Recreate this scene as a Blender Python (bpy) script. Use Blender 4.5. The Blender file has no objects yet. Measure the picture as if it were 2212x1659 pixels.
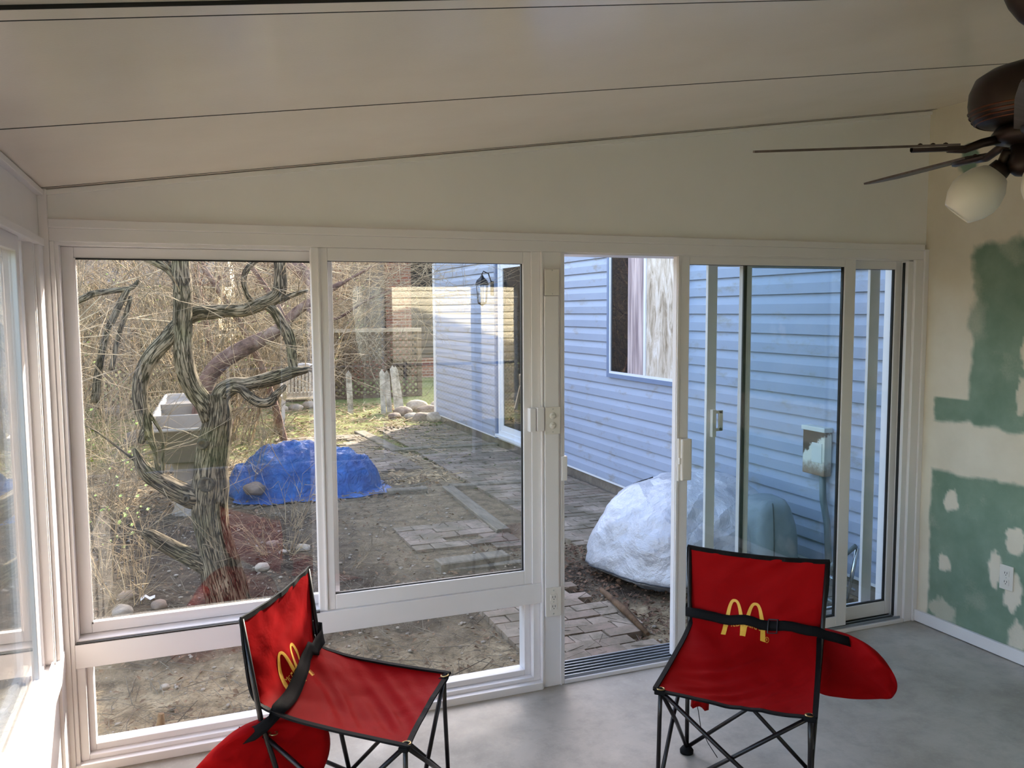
import bpy, bmesh, math, random
from math import sin, cos, pi, radians
from mathutils import Vector, Matrix, noise
random.seed(7)
S = bpy.context.scene
C = S.collection

# ------------------------------------------------------------------ camera
W_, H_, F_ = 2212.0, 1659.0, 1830.0
YAW, PITCH, ROLL = radians(21.4), radians(-4.95), radians(-0.35)
CAM = Vector((0, 0, 1.745))
fwd = Vector((sin(YAW)*cos(PITCH), cos(YAW)*cos(PITCH), sin(PITCH)))
rgt = fwd.cross(Vector((0, 0, 1))).normalized()
up = rgt.cross(fwd)
rgt, up = cos(ROLL)*rgt + sin(ROLL)*up, -sin(ROLL)*rgt + cos(ROLL)*up
cd = bpy.data.cameras.new('camera'); cam = bpy.data.objects.new('camera', cd); C.objects.link(cam)
cd.sensor_width = 36; cd.lens = 36*F_/W_; cd.clip_start = .05; cd.clip_end = 300
M = Matrix((rgt, up, -fwd)).transposed().to_4x4(); M.translation = CAM
cam.matrix_world = M
S.camera = cam

def ray(px, py): return rgt*((px-W_/2)/F_) - up*((py-H_/2)/F_) + fwd
def atY(px, py, Y):
    d = ray(px, py); return CAM + d*(Y/d.y)
def atZ(px, py, z):
    d = ray(px, py); return CAM + d*((z-CAM.z)/d.z)
def atX(px, py, X):
    d = ray(px, py); return CAM + d*(X/d.x)

# ------------------------------------------------------------------ light, exposure
S.view_settings.view_transform = 'Standard'; S.view_settings.look = 'None'
S.view_settings.gamma = 1; S.view_settings.use_curve_mapping = False
S.view_settings.exposure = 1.82
SUN_EL, SUN_AZ = radians(29), math.atan2(.63, .77)      # azimuth from +Y towards +X
w = bpy.data.worlds.new('sky'); S.world = w; w.use_nodes = True
nt = w.node_tree; nt.nodes.clear()
sky = nt.nodes.new('ShaderNodeTexSky'); sky.sky_type = 'NISHITA'; sky.sun_disc = False
sky.sun_elevation = SUN_EL; sky.sun_rotation = SUN_AZ; sky.air_density = 1.0; sky.dust_density = 1.5; sky.ozone_density = 1
bg = nt.nodes.new('ShaderNodeBackground'); bg.inputs['Strength'].default_value = 0.42
ow = nt.nodes.new('ShaderNodeOutputWorld')
tn = nt.nodes.new('ShaderNodeMix'); tn.data_type = 'RGBA'; tn.blend_type = 'MULTIPLY'; tn.inputs[0].default_value = 1; tn.inputs[7].default_value = (1.0, .915, .86, 1)
nt.links.new(sky.outputs[0], tn.inputs[6]); nt.links.new(tn.outputs[2], bg.inputs[0]); nt.links.new(bg.outputs[0], ow.inputs[0])
sd = bpy.data.lights.new('sun', 'SUN'); sd.energy = 5.0; sd.color = (1, .92, .78); sd.angle = radians(.6)
so = bpy.data.objects.new('sun', sd); C.objects.link(so)
sdir = Vector((sin(SUN_AZ)*cos(SUN_EL), cos(SUN_AZ)*cos(SUN_EL), sin(SUN_EL)))
so.rotation_euler = (-sdir).to_track_quat('-Z', 'Y').to_euler(); so.location = (6, 8, 12)
S.cycles.max_bounces = 10; S.cycles.diffuse_bounces = 6; S.cycles.glossy_bounces = 4
S.cycles.transmission_bounces = 6; S.cycles.transparent_max_bounces = 24
S.cycles.sample_clamp_indirect = 6; S.cycles.use_denoising = True
S.cycles.caustics_reflective = False; S.cycles.caustics_refractive = False

# ------------------------------------------------------------------ materials
def srgb(r, g, b):
    f = lambda c: (c/255/12.92 if c/255 <= .04045 else ((c/255+.055)/1.055)**2.4)
    return (f(r), f(g), f(b), 1)
class NT:
    def __init__(s, name):
        s.m = bpy.data.materials.new(name); s.m.use_nodes = True; s.t = s.m.node_tree; s.t.nodes.clear()
        s.out = s.n('ShaderNodeOutputMaterial')
    def n(s, typ, **kw):
        x = s.t.nodes.new(typ)
        for k, v in kw.items(): setattr(x, k, v)
        return x
    def l(s, a, b): s.t.links.new(a, b)
    def coords(s, kind='Object', scale=(1, 1, 1)):
        tc = s.n('ShaderNodeTexCoord'); mp = s.n('ShaderNodeMapping'); mp.inputs['Scale'].default_value = scale
        s.l(tc.outputs[kind], mp.inputs[0]); return mp.outputs[0]
    def noise(s, vec, scale=5, detail=4, rough=.55, dist=0):
        x = s.n('ShaderNodeTexNoise'); x.inputs['Scale'].default_value = scale; x.inputs['Detail'].default_value = detail
        x.inputs['Roughness'].default_value = rough; x.inputs['Distortion'].default_value = dist
        s.l(vec, x.inputs['Vector']); return x.outputs['Fac']
    def voro(s, vec, scale=5, feature='F1', out='Distance'):
        x = s.n('ShaderNodeTexVoronoi', feature=feature); x.inputs['Scale'].default_value = scale
        s.l(vec, x.inputs['Vector']); return x.outputs[out]
    def ramp(s, fac, stops, interp='LINEAR'):
        x = s.n('ShaderNodeValToRGB'); x.color_ramp.interpolation = interp
        e = x.color_ramp.elements
        while len(e) < len(stops): e.new(.5)
        for el, (p, c) in zip(e, stops):
            el.position = p; el.color = c if isinstance(c, (tuple, list)) else (c, c, c, 1)
        s.l(fac, x.inputs[0]); return x.outputs[0]
    def mix(s, fac, a, b, mode='MIX'):
        x = s.n('ShaderNodeMix', data_type='RGBA', blend_type=mode)
        for sock, v in ((x.inputs[0], fac), (x.inputs[6], a), (x.inputs[7], b)):
            if isinstance(v, (int, float)): sock.default_value = v
            elif isinstance(v, (tuple, list)): sock.default_value = v
            else: s.l(v, sock)
        return x.outputs[2]
    def math(s, op, a, b=0.0):
        x = s.n('ShaderNodeMath', operation=op)
        for sock, v in ((x.inputs[0], a), (x.inputs[1], b)):
            if isinstance(v, (int, float)): sock.default_value = v
            else: s.l(v, sock)
        return x.outputs[0]
    def bump(s, h, strength=.3, dist=.01):
        x = s.n('ShaderNodeBump'); x.inputs['Strength'].default_value = strength; x.inputs['Distance'].default_value = dist
        s.l(h, x.inputs['Height']); return x.outputs[0]
    def bsdf(s, col, rough=.5, metal=0, normal=None, spec=.5, coat=0, trans=0, sheen=0):
        x = s.n('ShaderNodeBsdfPrincipled')
        for k, v in (('Base Color', col), ('Roughness', rough), ('Metallic', metal), ('Specular IOR Level', spec), ('Coat Weight', coat), ('Sheen Weight', sheen)):
            if isinstance(v, (int, float, tuple, list)): x.inputs[k].default_value = v
            else: s.l(v, x.inputs[k])
        if normal is not None: s.l(normal, x.inputs['Normal'])
        s.l(x.outputs[0], s.out.inputs[0]); return x
def plain(name, col, rough=.5, metal=0, var=.06, scale=6, bump=0, bscale=60, spec=.5, coat=0, sheen=0):
    t = NT(name); v = t.coords()
    f = t.noise(v, scale, 4)
    c2 = tuple(max(0, c*(1-var*2.2)) for c in col[:3])+(1,)
    c = t.mix(t.ramp(f, [(.3, 0.0), (.7, 1.0)]), c2, col)
    nrm = t.bump(t.noise(v, bscale, 3), bump, .004) if bump else None
    t.bsdf(c, rough, metal, nrm, spec, coat, sheen=sheen); return t.m
def brushy(name, cols, scale, rough=.8, detail=6, bump=.4, bscale=40, dist=.02, coord='Object', sc=(1, 1, 1), nd=0):
    t = NT(name); v = t.coords(coord, sc)
    c = t.ramp(t.noise(v, scale, detail, .6, nd), cols)
    t.bsdf(c, rough, 0, t.bump(t.noise(v, bscale, 6, .65), bump, dist), .2); return t.m

vinyl = plain('white_vinyl', srgb(231, 226, 226), .4, var=.01)
vinyl_b = plain('white_aluminium_panel', srgb(240, 236, 233), .32, var=.012, bump=.04, bscale=180)
plastic = plain('white_plastic', srgb(224, 217, 209), .3, var=.01)
gasket = plain('dark_gasket', srgb(28, 28, 30), .5)
track_m = plain('aluminium_track', srgb(160, 165, 172), .3, .8, var=.05)
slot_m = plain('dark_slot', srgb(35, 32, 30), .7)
metal_m = plain('screw_steel', srgb(190, 190, 185), .3, .9)

def glass_mat(name, tint, f0=.07, k=1.0):
    t = NT(name)
    lw = t.n('ShaderNodeLayerWeight'); lw.inputs[0].default_value = .5
    p = t.math('POWER', lw.outputs['Facing'], 5)
    f = t.math('ADD', t.math('MULTIPLY', p, (1-f0)*k), f0)
    tr = t.n('ShaderNodeBsdfTransparent'); tr.inputs[0].default_value = tint
    gl = t.n('ShaderNodeBsdfGlossy'); gl.inputs['Roughness'].default_value = .003
    gl.inputs['Color'].default_value = (1, .97, .93, 1)
    v = t.coords('Object', (1, 1, 1))
    t.l(t.bump(t.noise(v, 2.2, 2), .12, .002), gl.inputs['Normal'])
    mx = t.n('ShaderNodeMixShader'); t.l(f, mx.inputs[0]); t.l(tr.outputs[0], mx.inputs[1]); t.l(gl.outputs[0], mx.inputs[2])
    t.l(mx.outputs[0], t.out.inputs[0]); return t.m
glass = glass_mat('window_glass', (.98, .99, .985, 1), .058)
glass_door = glass_mat('door_glass', (.92, .965, .975, 1), .055)

def screen_mat():
    t = NT('insect_screen'); tr = t.n('ShaderNodeBsdfTransparent'); df = t.n('ShaderNodeBsdfDiffuse')
    df.inputs[0].default_value = srgb(60, 70, 75)
    mx = t.n('ShaderNodeMixShader'); mx.inputs[0].default_value = .07
    t.l(tr.outputs[0], mx.inputs[1]); t.l(df.outputs[0], mx.inputs[2]); t.l(mx.outputs[0], t.out.inputs[0]); return t.m
screen_m = screen_mat()

# ------------------------------------------------------------------ mesh helpers
class MB:
    def __init__(s): s.v = []; s.f = []; s.uv = []; s.sm = []
    def quad(s, *pts, smooth=False):
        n = len(s.v); s.v += [tuple(p) for p in pts]; s.f.append(tuple(range(n, n+len(pts)))); s.uv.append(None); s.sm.append(smooth)
        return s
    def box(s, x0, y0, z0, x1, y1, z1, bev=0):
        if bev <= 0:
            P = [(x, y, z) for z in (z0, z1) for y in (y0, y1) for x in (x0, x1)]
            n = len(s.v); s.v += P
            for q in ((0, 2, 3, 1), (4, 5, 7, 6), (0, 1, 5, 4), (2, 6, 7, 3), (0, 4, 6, 2), (1, 3, 7, 5)):
                s.f.append(tuple(n+i for i in q)); s.uv.append(None); s.sm.append(False)
            return s
        b = min(bev, (x1-x0)*.49, (y1-y0)*.49, (z1-z0)*.49)
        bm = bmesh.new(); bmesh.ops.create_cube(bm, size=1)
        for v in bm.verts: v.co = Vector(((x0+x1)/2+v.co.x*(x1-x0), (y0+y1)/2+v.co.y*(y1-y0), (z0+z1)/2+v.co.z*(z1-z0)))
        bmesh.ops.bevel(bm, geom=bm.edges[:], offset=b, segments=2, profile=.6, affect='EDGES')
        s.add_bm(bm); return s
    def add_bm(s, bm, smooth=False, mtx=None):
        n = len(s.v); bm.verts.ensure_lookup_table(); bm.verts.index_update()
        for v in bm.verts: s.v.append(tuple(mtx @ v.co if mtx else v.co))
        for f in bm.faces: s.f.append(tuple(n+v.index for v in f.verts)); s.uv.append(None); s.sm.append(smooth)
        bm.free()
    def grid(s, P, smooth=True, closed=False, uvs=None):
        """P: rows of points"""
        n = len(s.v); R, K = len(P), len(P[0])
        for r in P: s.v += [tuple(p) for p in r]
        for i in range(R-1):
            for j in range(K if closed else K-1):
                j2 = (j+1) % K
                s.f.append((n+i*K+j, n+i*K+j2, n+(i+1)*K+j2, n+(i+1)*K+j)); s.sm.append(smooth)
                if uvs: s.uv.append((uvs[i][j], uvs[i][j+1], uvs[i+1][j+1], uvs[i+1][j]))
                else: s.uv.append(None)
        return s
    def tube(s, pts, rad, n=8, cap=True, wob=0, seed=0, uvlen=False):
        pts = [Vector(p) for p in pts]; K = len(pts)
        if isinstance(rad, (int, float)): rad = [rad]*K
        T = [(pts[min(i+1, K-1)]-pts[max(i-1, 0)]).normalized() for i in range(K)]
        a = Vector((0, 0, 1)) if abs(T[0].z) < .9 else Vector((1, 0, 0))
        N = (a - T[0]*a.dot(T[0])).normalized(); rows = []; uvs = []; L = 0
        for i in range(K):
            if i:
                N = (N - T[i]*N.dot(T[i])).normalized(); L += (pts[i]-pts[i-1]).length
            B = T[i].cross(N); row = []
            for j in range(n):
                t = 2*pi*j/n; r = rad[i]
                if wob:
                    q = Vector((cos(t)*2.1+seed, sin(t)*2.1, L*2.2))
                    r *= 1 + wob*(noise.noise(q)*1.0 + .55*(1-abs(noise.noise(Vector((cos(t)*6+seed, sin(t)*6, L*5))))*3))
                row.append(pts[i] + (N*cos(t)+B*sin(t))*r)
            rows.append(row); uvs.append([(j/n*max(rad)*2*pi, L) for j in range(n+1)])
        s.grid(rows, True, True, uvs if uvlen else None)
        if cap:
            m = len(s.v)-K*n
            s.f.append(tuple(m+j for j in range(n))[::-1]); s.uv.append(None); s.sm.append(False)
            s.f.append(tuple(m+(K-1)*n+j for j in range(n))); s.uv.append(None); s.sm.append(False)
        return s
    def lathe(s, prof, c, axis=Vector((0, 0, 1)), n=32, smooth=True):
        axis = Vector(axis).normalized(); a = Vector((1, 0, 0)) if abs(axis.x) < .9 else Vector((0, 1, 0))
        N = (a-axis*a.dot(axis)).normalized(); B = axis.cross(N); c = Vector(c)
        rows = [[c+axis*h+(N*cos(2*pi*j/n)+B*sin(2*pi*j/n))*r for j in range(n)] for r, h in prof]
        return s.grid(rows, smooth, True)
    def build(s, name, m, parent=None, solid=0, offset=None):
        me = bpy.data.meshes.new(name)
        off = Vector((0, 0, 0))
        if parent is not None:
            p = parent
            while p is not None: off += Vector(p.location); p = p.parent
        vs = [(v[0]-off.x, v[1]-off.y, v[2]-off.z) for v in s.v]
        me.from_pydata(vs, [], s.f); me.update()
        for p, sm in zip(me.polygons, s.sm): p.use_smooth = sm
        if any(u is not None for u in s.uv):
            ul = me.uv_layers.new(name='UVMap')
            for p, u in zip(me.polygons, s.uv):
                if u is not None:
                    for li, c in zip(p.loop_indices, u): ul.data[li].uv = c
        ms = m if isinstance(m, (list, tuple)) else [m]
        for x in ms: me.materials.append(x)
        bm = bmesh.new(); bm.from_mesh(me); bmesh.ops.recalc_face_normals(bm, faces=bm.faces[:]); bm.to_mesh(me); bm.free()
        o = bpy.data.objects.new(name, me); C.objects.link(o)
        if parent is not None: o.parent = parent
        if solid:
            md = o.modifiers.new('thickness', 'SOLIDIFY'); md.thickness = solid; md.offset = 0
        return o
def tag(o, label=None, cat=None, group=None, kind=None):
    if label: o['label'] = label
    if cat: o['category'] = cat
    if group: o['group'] = group
    if kind: o['kind'] = kind
    return o
def thing(name, loc, label=None, cat=None, group=None, kind=None):
    o = bpy.data.objects.new(name, None); C.objects.link(o); o.location = loc; o.empty_display_size = .1
    return tag(o, label, cat, group, kind)
def copy_tree(o, parent=None):
    c = o.copy(); C.objects.link(c)
    if parent is not None: c.parent = parent
    for ch in list(o.children): copy_tree(ch, c)
    return c
def frame_box(mb, x0, x1, z0, z1, y0, y1, wl, wr, wb, wt, bev=.003):
    """rectangular frame in the x-z plane"""
    mb.box(x0, y0, z0, x0+wl, y1, z1, bev); mb.box(x1-wr, y0, z0, x1, y1, z1, bev)
    mb.box(x0+wl, y0, z0, x1-wr, y1, z0+wb, bev); mb.box(x0+wl, y0, z1-wt, x1-wr, y1, z1, bev)

# ================================================================== ROOM
XL, XR, YF, YB = -.455, 3.79, 3.49, -2.2
def ceil_z(x): return 2.19 + .1435*(x+.435)

# floor
t = NT('concrete_floor'); v = t.coords()
c = t.ramp(t.noise(v, 1.6, 6, .6, .4), [(.28, srgb(142, 134, 124)), (.5, srgb(168, 160, 149)), (.72, srgb(184, 176, 165))])
c = t.mix(t.ramp(t.noise(v, 7, 7, .7, .2), [(.45, 0.0), (.72, .45)]), c, srgb(112, 108, 100))
c = t.mix(t.ramp(t.noise(v, 60, 3, .6), [(.55, 0.0), (.75, .35)]), c, srgb(180, 176, 168))
t.bsdf(c, t.ramp(t.noise(v, 4, 5), [(.3, .32), (.7, .55)]), 0, t.bump(t.noise(v, 35, 6, .7), .12, .004), .45)
floor_m = t.m
mb = MB().box(XL-.1, YB-.1, -.12, XR+.1, YF+.12, 0)
tag(mb.build('floor', floor_m), kind='structure')

# ceiling : sloped panels with seams
mb = MB()
seams = [YB-.1, -1.2, -.28, .63, 1.545, 1.60, 2.438, 3.62]
for a, b in zip(seams[:-1], seams[1:]):
    g = .0025
    dz = -.006 if abs(b-a-.055) < .01 else 0
    x0, x1 = XL-.05, XR+.05
    P = [Vector((x, y, ceil_z(x)+z)) for z in (dz, .029) for y in (a+g, b-g) for x in (x0, x1)]
    n = len(mb.v); mb.v += [tuple(p) for p in P]
    for q in ((0, 2, 3, 1), (4, 5, 7, 6), (0, 1, 5, 4), (2, 6, 7, 3), (0, 4, 6, 2), (1, 3, 7, 5)):
        mb.f.append(tuple(n+i for i in q)); mb.uv.append(None); mb.sm.append(False)
x0, x1 = XL-.05, XR+.05
t = NT('ceiling_panel'); v = t.coords()
t.bsdf(t.mix(t.ramp(t.noise(v, 3, 3), [(.3, 0.0), (.7, 1.0)]), srgb(228, 216, 202), srgb(234, 223, 210)), .2, 0, t.bump(t.noise(v, 160, 3, .6), .10, .002), .5)
tag(mb.build('ceiling', t.m), kind='structure')
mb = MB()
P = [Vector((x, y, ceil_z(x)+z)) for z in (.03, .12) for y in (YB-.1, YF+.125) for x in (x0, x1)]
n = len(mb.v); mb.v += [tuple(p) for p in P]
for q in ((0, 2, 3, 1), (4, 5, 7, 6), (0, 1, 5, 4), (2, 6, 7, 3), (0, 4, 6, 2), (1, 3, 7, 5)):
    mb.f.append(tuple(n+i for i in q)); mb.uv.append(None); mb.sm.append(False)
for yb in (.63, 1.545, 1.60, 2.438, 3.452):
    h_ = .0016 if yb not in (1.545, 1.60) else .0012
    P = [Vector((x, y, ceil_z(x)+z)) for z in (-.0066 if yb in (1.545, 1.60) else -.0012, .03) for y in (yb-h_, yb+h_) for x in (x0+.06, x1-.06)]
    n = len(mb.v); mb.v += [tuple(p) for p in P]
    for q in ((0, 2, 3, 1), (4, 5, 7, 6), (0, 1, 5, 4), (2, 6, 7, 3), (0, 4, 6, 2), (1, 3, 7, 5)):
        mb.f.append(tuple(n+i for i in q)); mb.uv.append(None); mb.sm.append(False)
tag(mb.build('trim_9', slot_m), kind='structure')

# front wall : knee wall above the windows
def slope_prism(mb, x0, x1, y0, y1, z0, top):
    P = [(x0, y0, z0), (x1, y0, z0), (x1, y0, top(x1)), (x0, y0, top(x0))]
    Q = [(a, y1, c) for a, _, c in P]
    n = len(mb.v); mb.v += P+Q
    for q in ((0, 1, 2, 3), (7, 6, 5, 4), (0, 4, 5, 1), (1, 5, 6, 2), (2, 6, 7, 3), (3, 7, 4, 0)):
        mb.f.append(tuple(n+i for i in q)); mb.uv.append(None); mb.sm.append(False)
mb = MB(); slope_prism(mb, XL-.1, XR+.1, 3.502, 3.60, 2.085, lambda x: ceil_z(x)+.002)
tag(mb.build('wall_front', vinyl_b), kind='structure')
mb = MB()
P = [(XL+.03, 3.486, ceil_z(XL+.03)-.022), (XR-.004, 3.486, ceil_z(XR)-.022), (XR-.004, 3.486, ceil_z(XR)-.004), (XL+.03, 3.486, ceil_z(XL+.03)-.004)]
Q = [(a, 3.503, c) for a, _, c in P]; n = 0; mb.v += P+Q
for q in ((0, 1, 2, 3), (7, 6, 5, 4), (0, 4, 5, 1), (1, 5, 6, 2), (2, 6, 7, 3), (3, 7, 4, 0)):
    mb.f.append(q); mb.uv.append(None); mb.sm.append(False)
tag(mb.build('trim_1', vinyl_b), kind='structure')
mb = MB()
mb.box(XL+.03, 3.478, 2.053, XR-.03, 3.60, 2.085, .003)     # band
mb.box(XL+.03, 3.486, 2.005, XR-.03, 3.60, 2.053, .002)     # header
tag(mb.build('trim_2', vinyl), kind='structure')
mb = MB()
mb.box(XL, 3.472, 0, XL+.03, 3.60, 2.19, .003)              # corner post
mb.box(XL+.03, 3.482, 0.0, -.41, 3.60, 2.005, .003)
mb.box(XL-.06, 3.60, -.1, -.40, 3.64, 2.0)
mb.box(3.705, 3.484, 0, 3.76, 3.60, 2.005, .003)
mb.box(3.76, 3.476, 0, XR, 3.60, 2.06, .003)
tag(mb.build('trim_3', vinyl), kind='structure')
# post between window and door
mb = MB()
mb.box(1.505, 3.484, 0, 1.622, 3.62, 2.005, .003)
mb.box(1.506, 3.476, .0, 1.513, 3.486, 2.005); mb.box(1.600, 3.479, 0, 1.606, 3.486, 2.005)
tag(mb.build('trim_4', vinyl), kind='structure')
mb = MB()
mb.box(1.518, 3.470, .342, 1.588, 3.484, 1.81, .004)
tag(mb.build('trim_5', vinyl), kind='structure')            # wire cover strip
# bottom sill under the window
mb = MB()
mb.box(XL+.03, 3.466, 0, 1.505, 3.60, .034, .003)
tag(mb.build('trim_6', vinyl), kind='structure')
# rail between upper sliders and low pane
mb = MB().box(-.41, 3.484, .405, 1.505, 3.60, .498, .003)
tag(mb.build('trim_7', vinyl), kind='structure')

# window 1 : two sashes
win = thing('window_1', (.55, 3.55, .5), kind='structure')
mb = MB()
mb.box(-.41, 3.50, .498, -.398, 3.62, 2.005); mb.box(1.462, 3.488, .498, 1.505, 3.62, 2.005, .003)
mb.box(-.398, 3.50, 1.993, 1.462, 3.62, 2.005); mb.box(-.398, 3.50, .498, 1.462, 3.62, .508)
mb.build('window_frame', vinyl, win)
mb = MB(); frame_box(mb, -.398, .60, .510, 1.992, 3.565, 3.60, .042, .055, .04, .045)
mb.box(-.356, 3.559, .548, -.350, 3.566, 1.95); mb.box(-.356, 3.559, .548, .56, 3.566, .554)
MB().box(-.405, 3.483, .4985, .502, 3.50, .504).box(-.356, 3.562, 1.945, .56, 3.568, 1.951).build('gasket', gasket, win)
mb.build('sash', vinyl, win)
MB().box(-.365, 3.582, .54, .56, 3.587, 1.96).build('glass', glass, win)
mb = MB(); frame_box(mb, .504, 1.462, .500, 2.003, 3.496, 3.535, .066, .036, .062, .052)
mb.box(.53, 3.489, .502, .536, 3.497, 2.0)
mb.build('sash', vinyl, win)
mb = MB(); frame_box(mb, .568, 1.43, .558, 1.953, 3.508, 3.522, .004, .008, .009, .004, 0); mb.build('gasket', gasket, win)
MB().box(.565, 3.513, .556, 1.432, 3.518, 1.957).build('glass', glass, win)
MB().box(1.443, 3.462, 1.203, 1.472, 3.497, 1.31, .004).box(1.476, 3.458, 1.205, 1.512, 3.488, 1.312, .004).build('latch', vinyl, win)
# window 2 : low fixed pane
win = thing('window_2', (.55, 3.55, .04), kind='structure')
mb = MB(); frame_box(mb, -.41, 1.505, .034, .405, 3.50, 3.60, .03, .035, .018, .006)
frame_box(mb, -.38, 1.47, .052, .40, 3.535, 3.60, .022, .03, .026, .004)
mb.build('window_frame', vinyl, win)
MB().box(-.37, 3.56, .07, 1.45, 3.565, .402).build('glass', glass, win)

# door 1 : sliding patio door
door = thing('door_1', (2.65, 3.55, 0), kind='structure')
mb = MB()
mb.box(1.622, 3.482, 0, 3.70, 3.66, .020, .003)
mb.box(3.668, 3.50, .02, 3.705, 3.66, 2.005, .003)
mb.box(1.622, 3.50, 1.997, 3.70, 3.66, 2.005)
mb.build('door_frame', vinyl, door)
mb = MB()
for y in (3.500, 3.530, 3.560, 3.590, 3.62, 3.65): mb.box(1.623, y-.004, .018, 3.69, y+.004, .034, .002)
mb.build('track', track_m, door)
MB().box(1.623, 3.505, .0185, 3.69, 3.645, .022).build('track_groove', slot_m, door)
mb = MB().box(3.663, 3.52, .03, 3.669, 3.535, 1.99); mb.build('gasket', gasket, door)
pn = thing('sliding_panel', (2.76, 3.515, .03)); pn.location = (2.76-2.65, 3.515-3.55, .03); pn.parent = door
mb = MB(); frame_box(mb, 2.218, 3.306, .036, 1.999, 3.498, 3.530, .072, .07, .055, .038)
mb.box(2.222, 3.491, .036, 2.232, 3.499, 1.998); mb.build('panel_frame', vinyl, pn)
mb = MB(); frame_box(mb, 2.288, 3.238, .09, 1.963, 3.507, 3.522, .004, .009, .009, .004, 0); mb.build('gasket', gasket, pn)
MB().box(2.287, 3.512, .089, 3.238, 3.517, 1.963).build('glass', glass_door, pn)
MB().box(2.236, 3.462, .918, 2.292, 3.499, 1.122, .008).box(2.225, 3.478, .915, 2.245, 3.499, 1.125, .003).box(2.226, 3.470, 1.00, 2.238, 3.480, 1.03).build('handle', plastic, pn)
pn = thing('fixed_panel', (0, 0, 0)); pn.location = (3.15-2.65, 3.56-3.55, .03); pn.parent = door
mb = MB(); frame_box(mb, 2.632, 3.70, .036, 1.999, 3.545, 3.575, .055, .072, .075, .045); mb.build('panel_frame', vinyl, pn)
mb = MB().box(2.632, 3.536, .04, 2.650, 3.546, 1.99); frame_box(mb, 2.686, 3.63, .109, 1.956, 3.553, 3.567, .003, .009, .009, .004, 0); mb.build('gasket', gasket, pn)
MB().box(2.685, 3.558, .108, 3.63, 3.563, 1.956).build('glass', glass_door, pn)
pn = thing('screen_panel', (0, 0, 0)); pn.location = (3.02-2.65, 3.62-3.55, .03); pn.parent = door
mb = MB(); frame_box(mb, 2.472, 3.585, .036, 1.999, 3.61, 3.63, .056, .07, .06, .04); mb.build('panel_frame', vinyl, pn)
MB().quad((2.52, 3.62, .09), (3.52, 3.62, .09), (3.52, 3.62, 1.96), (2.52, 3.62, 1.96)).build('screen_mesh', screen_m, pn)
MB().box(2.492, 3.585, 1.10, 2.515, 3.611, 1.24, .003).box(2.53, 3.585, 1.13, 2.555, 3.595, 1.235, .003).box(2.51, 3.585, 1.13, 2.55, 3.592, 1.145).box(2.51, 3.585, 1.22, 2.55, 3.592, 1.235).build('handle', plastic, pn)
MB().box(1.602, 3.470, .968, 1.63, 3.50, 1.082, .004).build('strike_plate', vinyl, door)

# left wall with its slider
mb = MB()
mb.box(XL-.12, YB, 0, XL, YF+.1, .402)
mb.box(XL-.12, YB, 2.01, XL, YF+.1, 2.19)
mb.box(XL-.12, YB, 2.19, XL-.001, YF+.1, 2.20)
mb.box(XL-.12, 3.335, .402, XL, 3.472, 2.01)
mb.box(XL-.12, YB, .402, XL, -1.2, 2.01)
tag(mb.build('wall_left', vinyl), kind='structure')
mb = MB()
mb.box(XL-.001, YB, 1.985, XL+.018, 3.472, 2.012, .003)
mb.box(XL-.001, YB, 2.165, XL+.022, 3.472, 2.186, .003)
mb.box(XL-.001, 3.36, 0, XL+.012, 3.472, 2.0, .003)
mb.box(XL-.001, YB, .405, XL+.014, 3.472, .495, .003)
tag(mb.build('trim_8', vinyl), kind='structure')
win = thing('window_3', (XL-.06, 1.2, .5), kind='structure')
mb = MB()
mb.box(XL-.12, -1.2, .402, XL, 3.335, .492, .003)
for x in (-.462, -.490, -.518, -.546): mb.box(x-.003, -1.19, .49, x+.003, 3.33, .508)
mb.box(XL-.12, -1.2, 1.99, XL, 3.335, 2.01)
for x in (-.490, -.518): mb.box(x-.004, 3.30, .5, x+.004, 3.335, 1.99)
mb.box(XL-.12, 3.325, .5, XL-.003, 3.335, 1.99)
mb.build('window_frame', vinyl, win)
def sashY(x0, x1, y0, y1):
    m = MB(); zz0, zz1 = .509, 1.99
    m.box(x0, y0, zz0, x1, y0+.055, zz1, .003).box(x0, y1-.055, zz0, x1, y1, zz1, .003)
    m.box(x0, y0+.055, zz0, x1, y1-.055, zz0+.05, .003).box(x0, y0+.055, zz1-.05, x1, y1-.055, zz1, .003)
    m.build('sash', vinyl, win)
    MB().box((x0+x1)/2-.002, y0+.05, zz0+.045, (x0+x1)/2+.003, y1-.05, zz1-.045).build('glass', glass, win)
sashY(-.486, -.464, .9, 3.10); sashY(-.545, -.522, -1.18, 1.0)
sashY(-.515, -.494, 1.15, 3.29)

# right wall: green board with joint compound
spots = [(3.277, .715, .055, .06, 1), (3.306, .38, .045, .055, 1), (3.003, .44, .04, .10, .95), (2.90, .60, .06, .08, 1), (2.90, .335, .055, .10, 1),
         (3.30, .10, .10, .07, .55), (2.86, .13, .06, .09, .8), (3.30, 1.44, .09, .13, .9), (3.32, 1.56, .10, .12, .55), (2.89, 1.55, .03, .09, .9), (2.90, 1.31, .03, .10, .8), (3.30, 1.86, .05, .05, .0)]
for i in range(26):
    spots.append((random.uniform(-2, 2.6), random.choice((.15, .4, .7, 1.3, 1.6, 1.9, 2.5)), .05, .06, 1))
greens = [(3.25, 2.515, .075, .10, 1), (2.7, 2.55, .3, .12, .8)]
def fbm(y, z, s, o=0): return noise.noise(Vector((y*s, z*s, 3.1+o))) + .5*noise.noise(Vector((y*s*2.1, z*s*2.1, 7.7+o))) + .3*noise.noise(Vector((y*s*5, z*s*5, 1.7+o)))
def sst(a, b, x): t = min(1, max(0, (x-a)/(b-a))); return t*t*(3-2*t)
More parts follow.
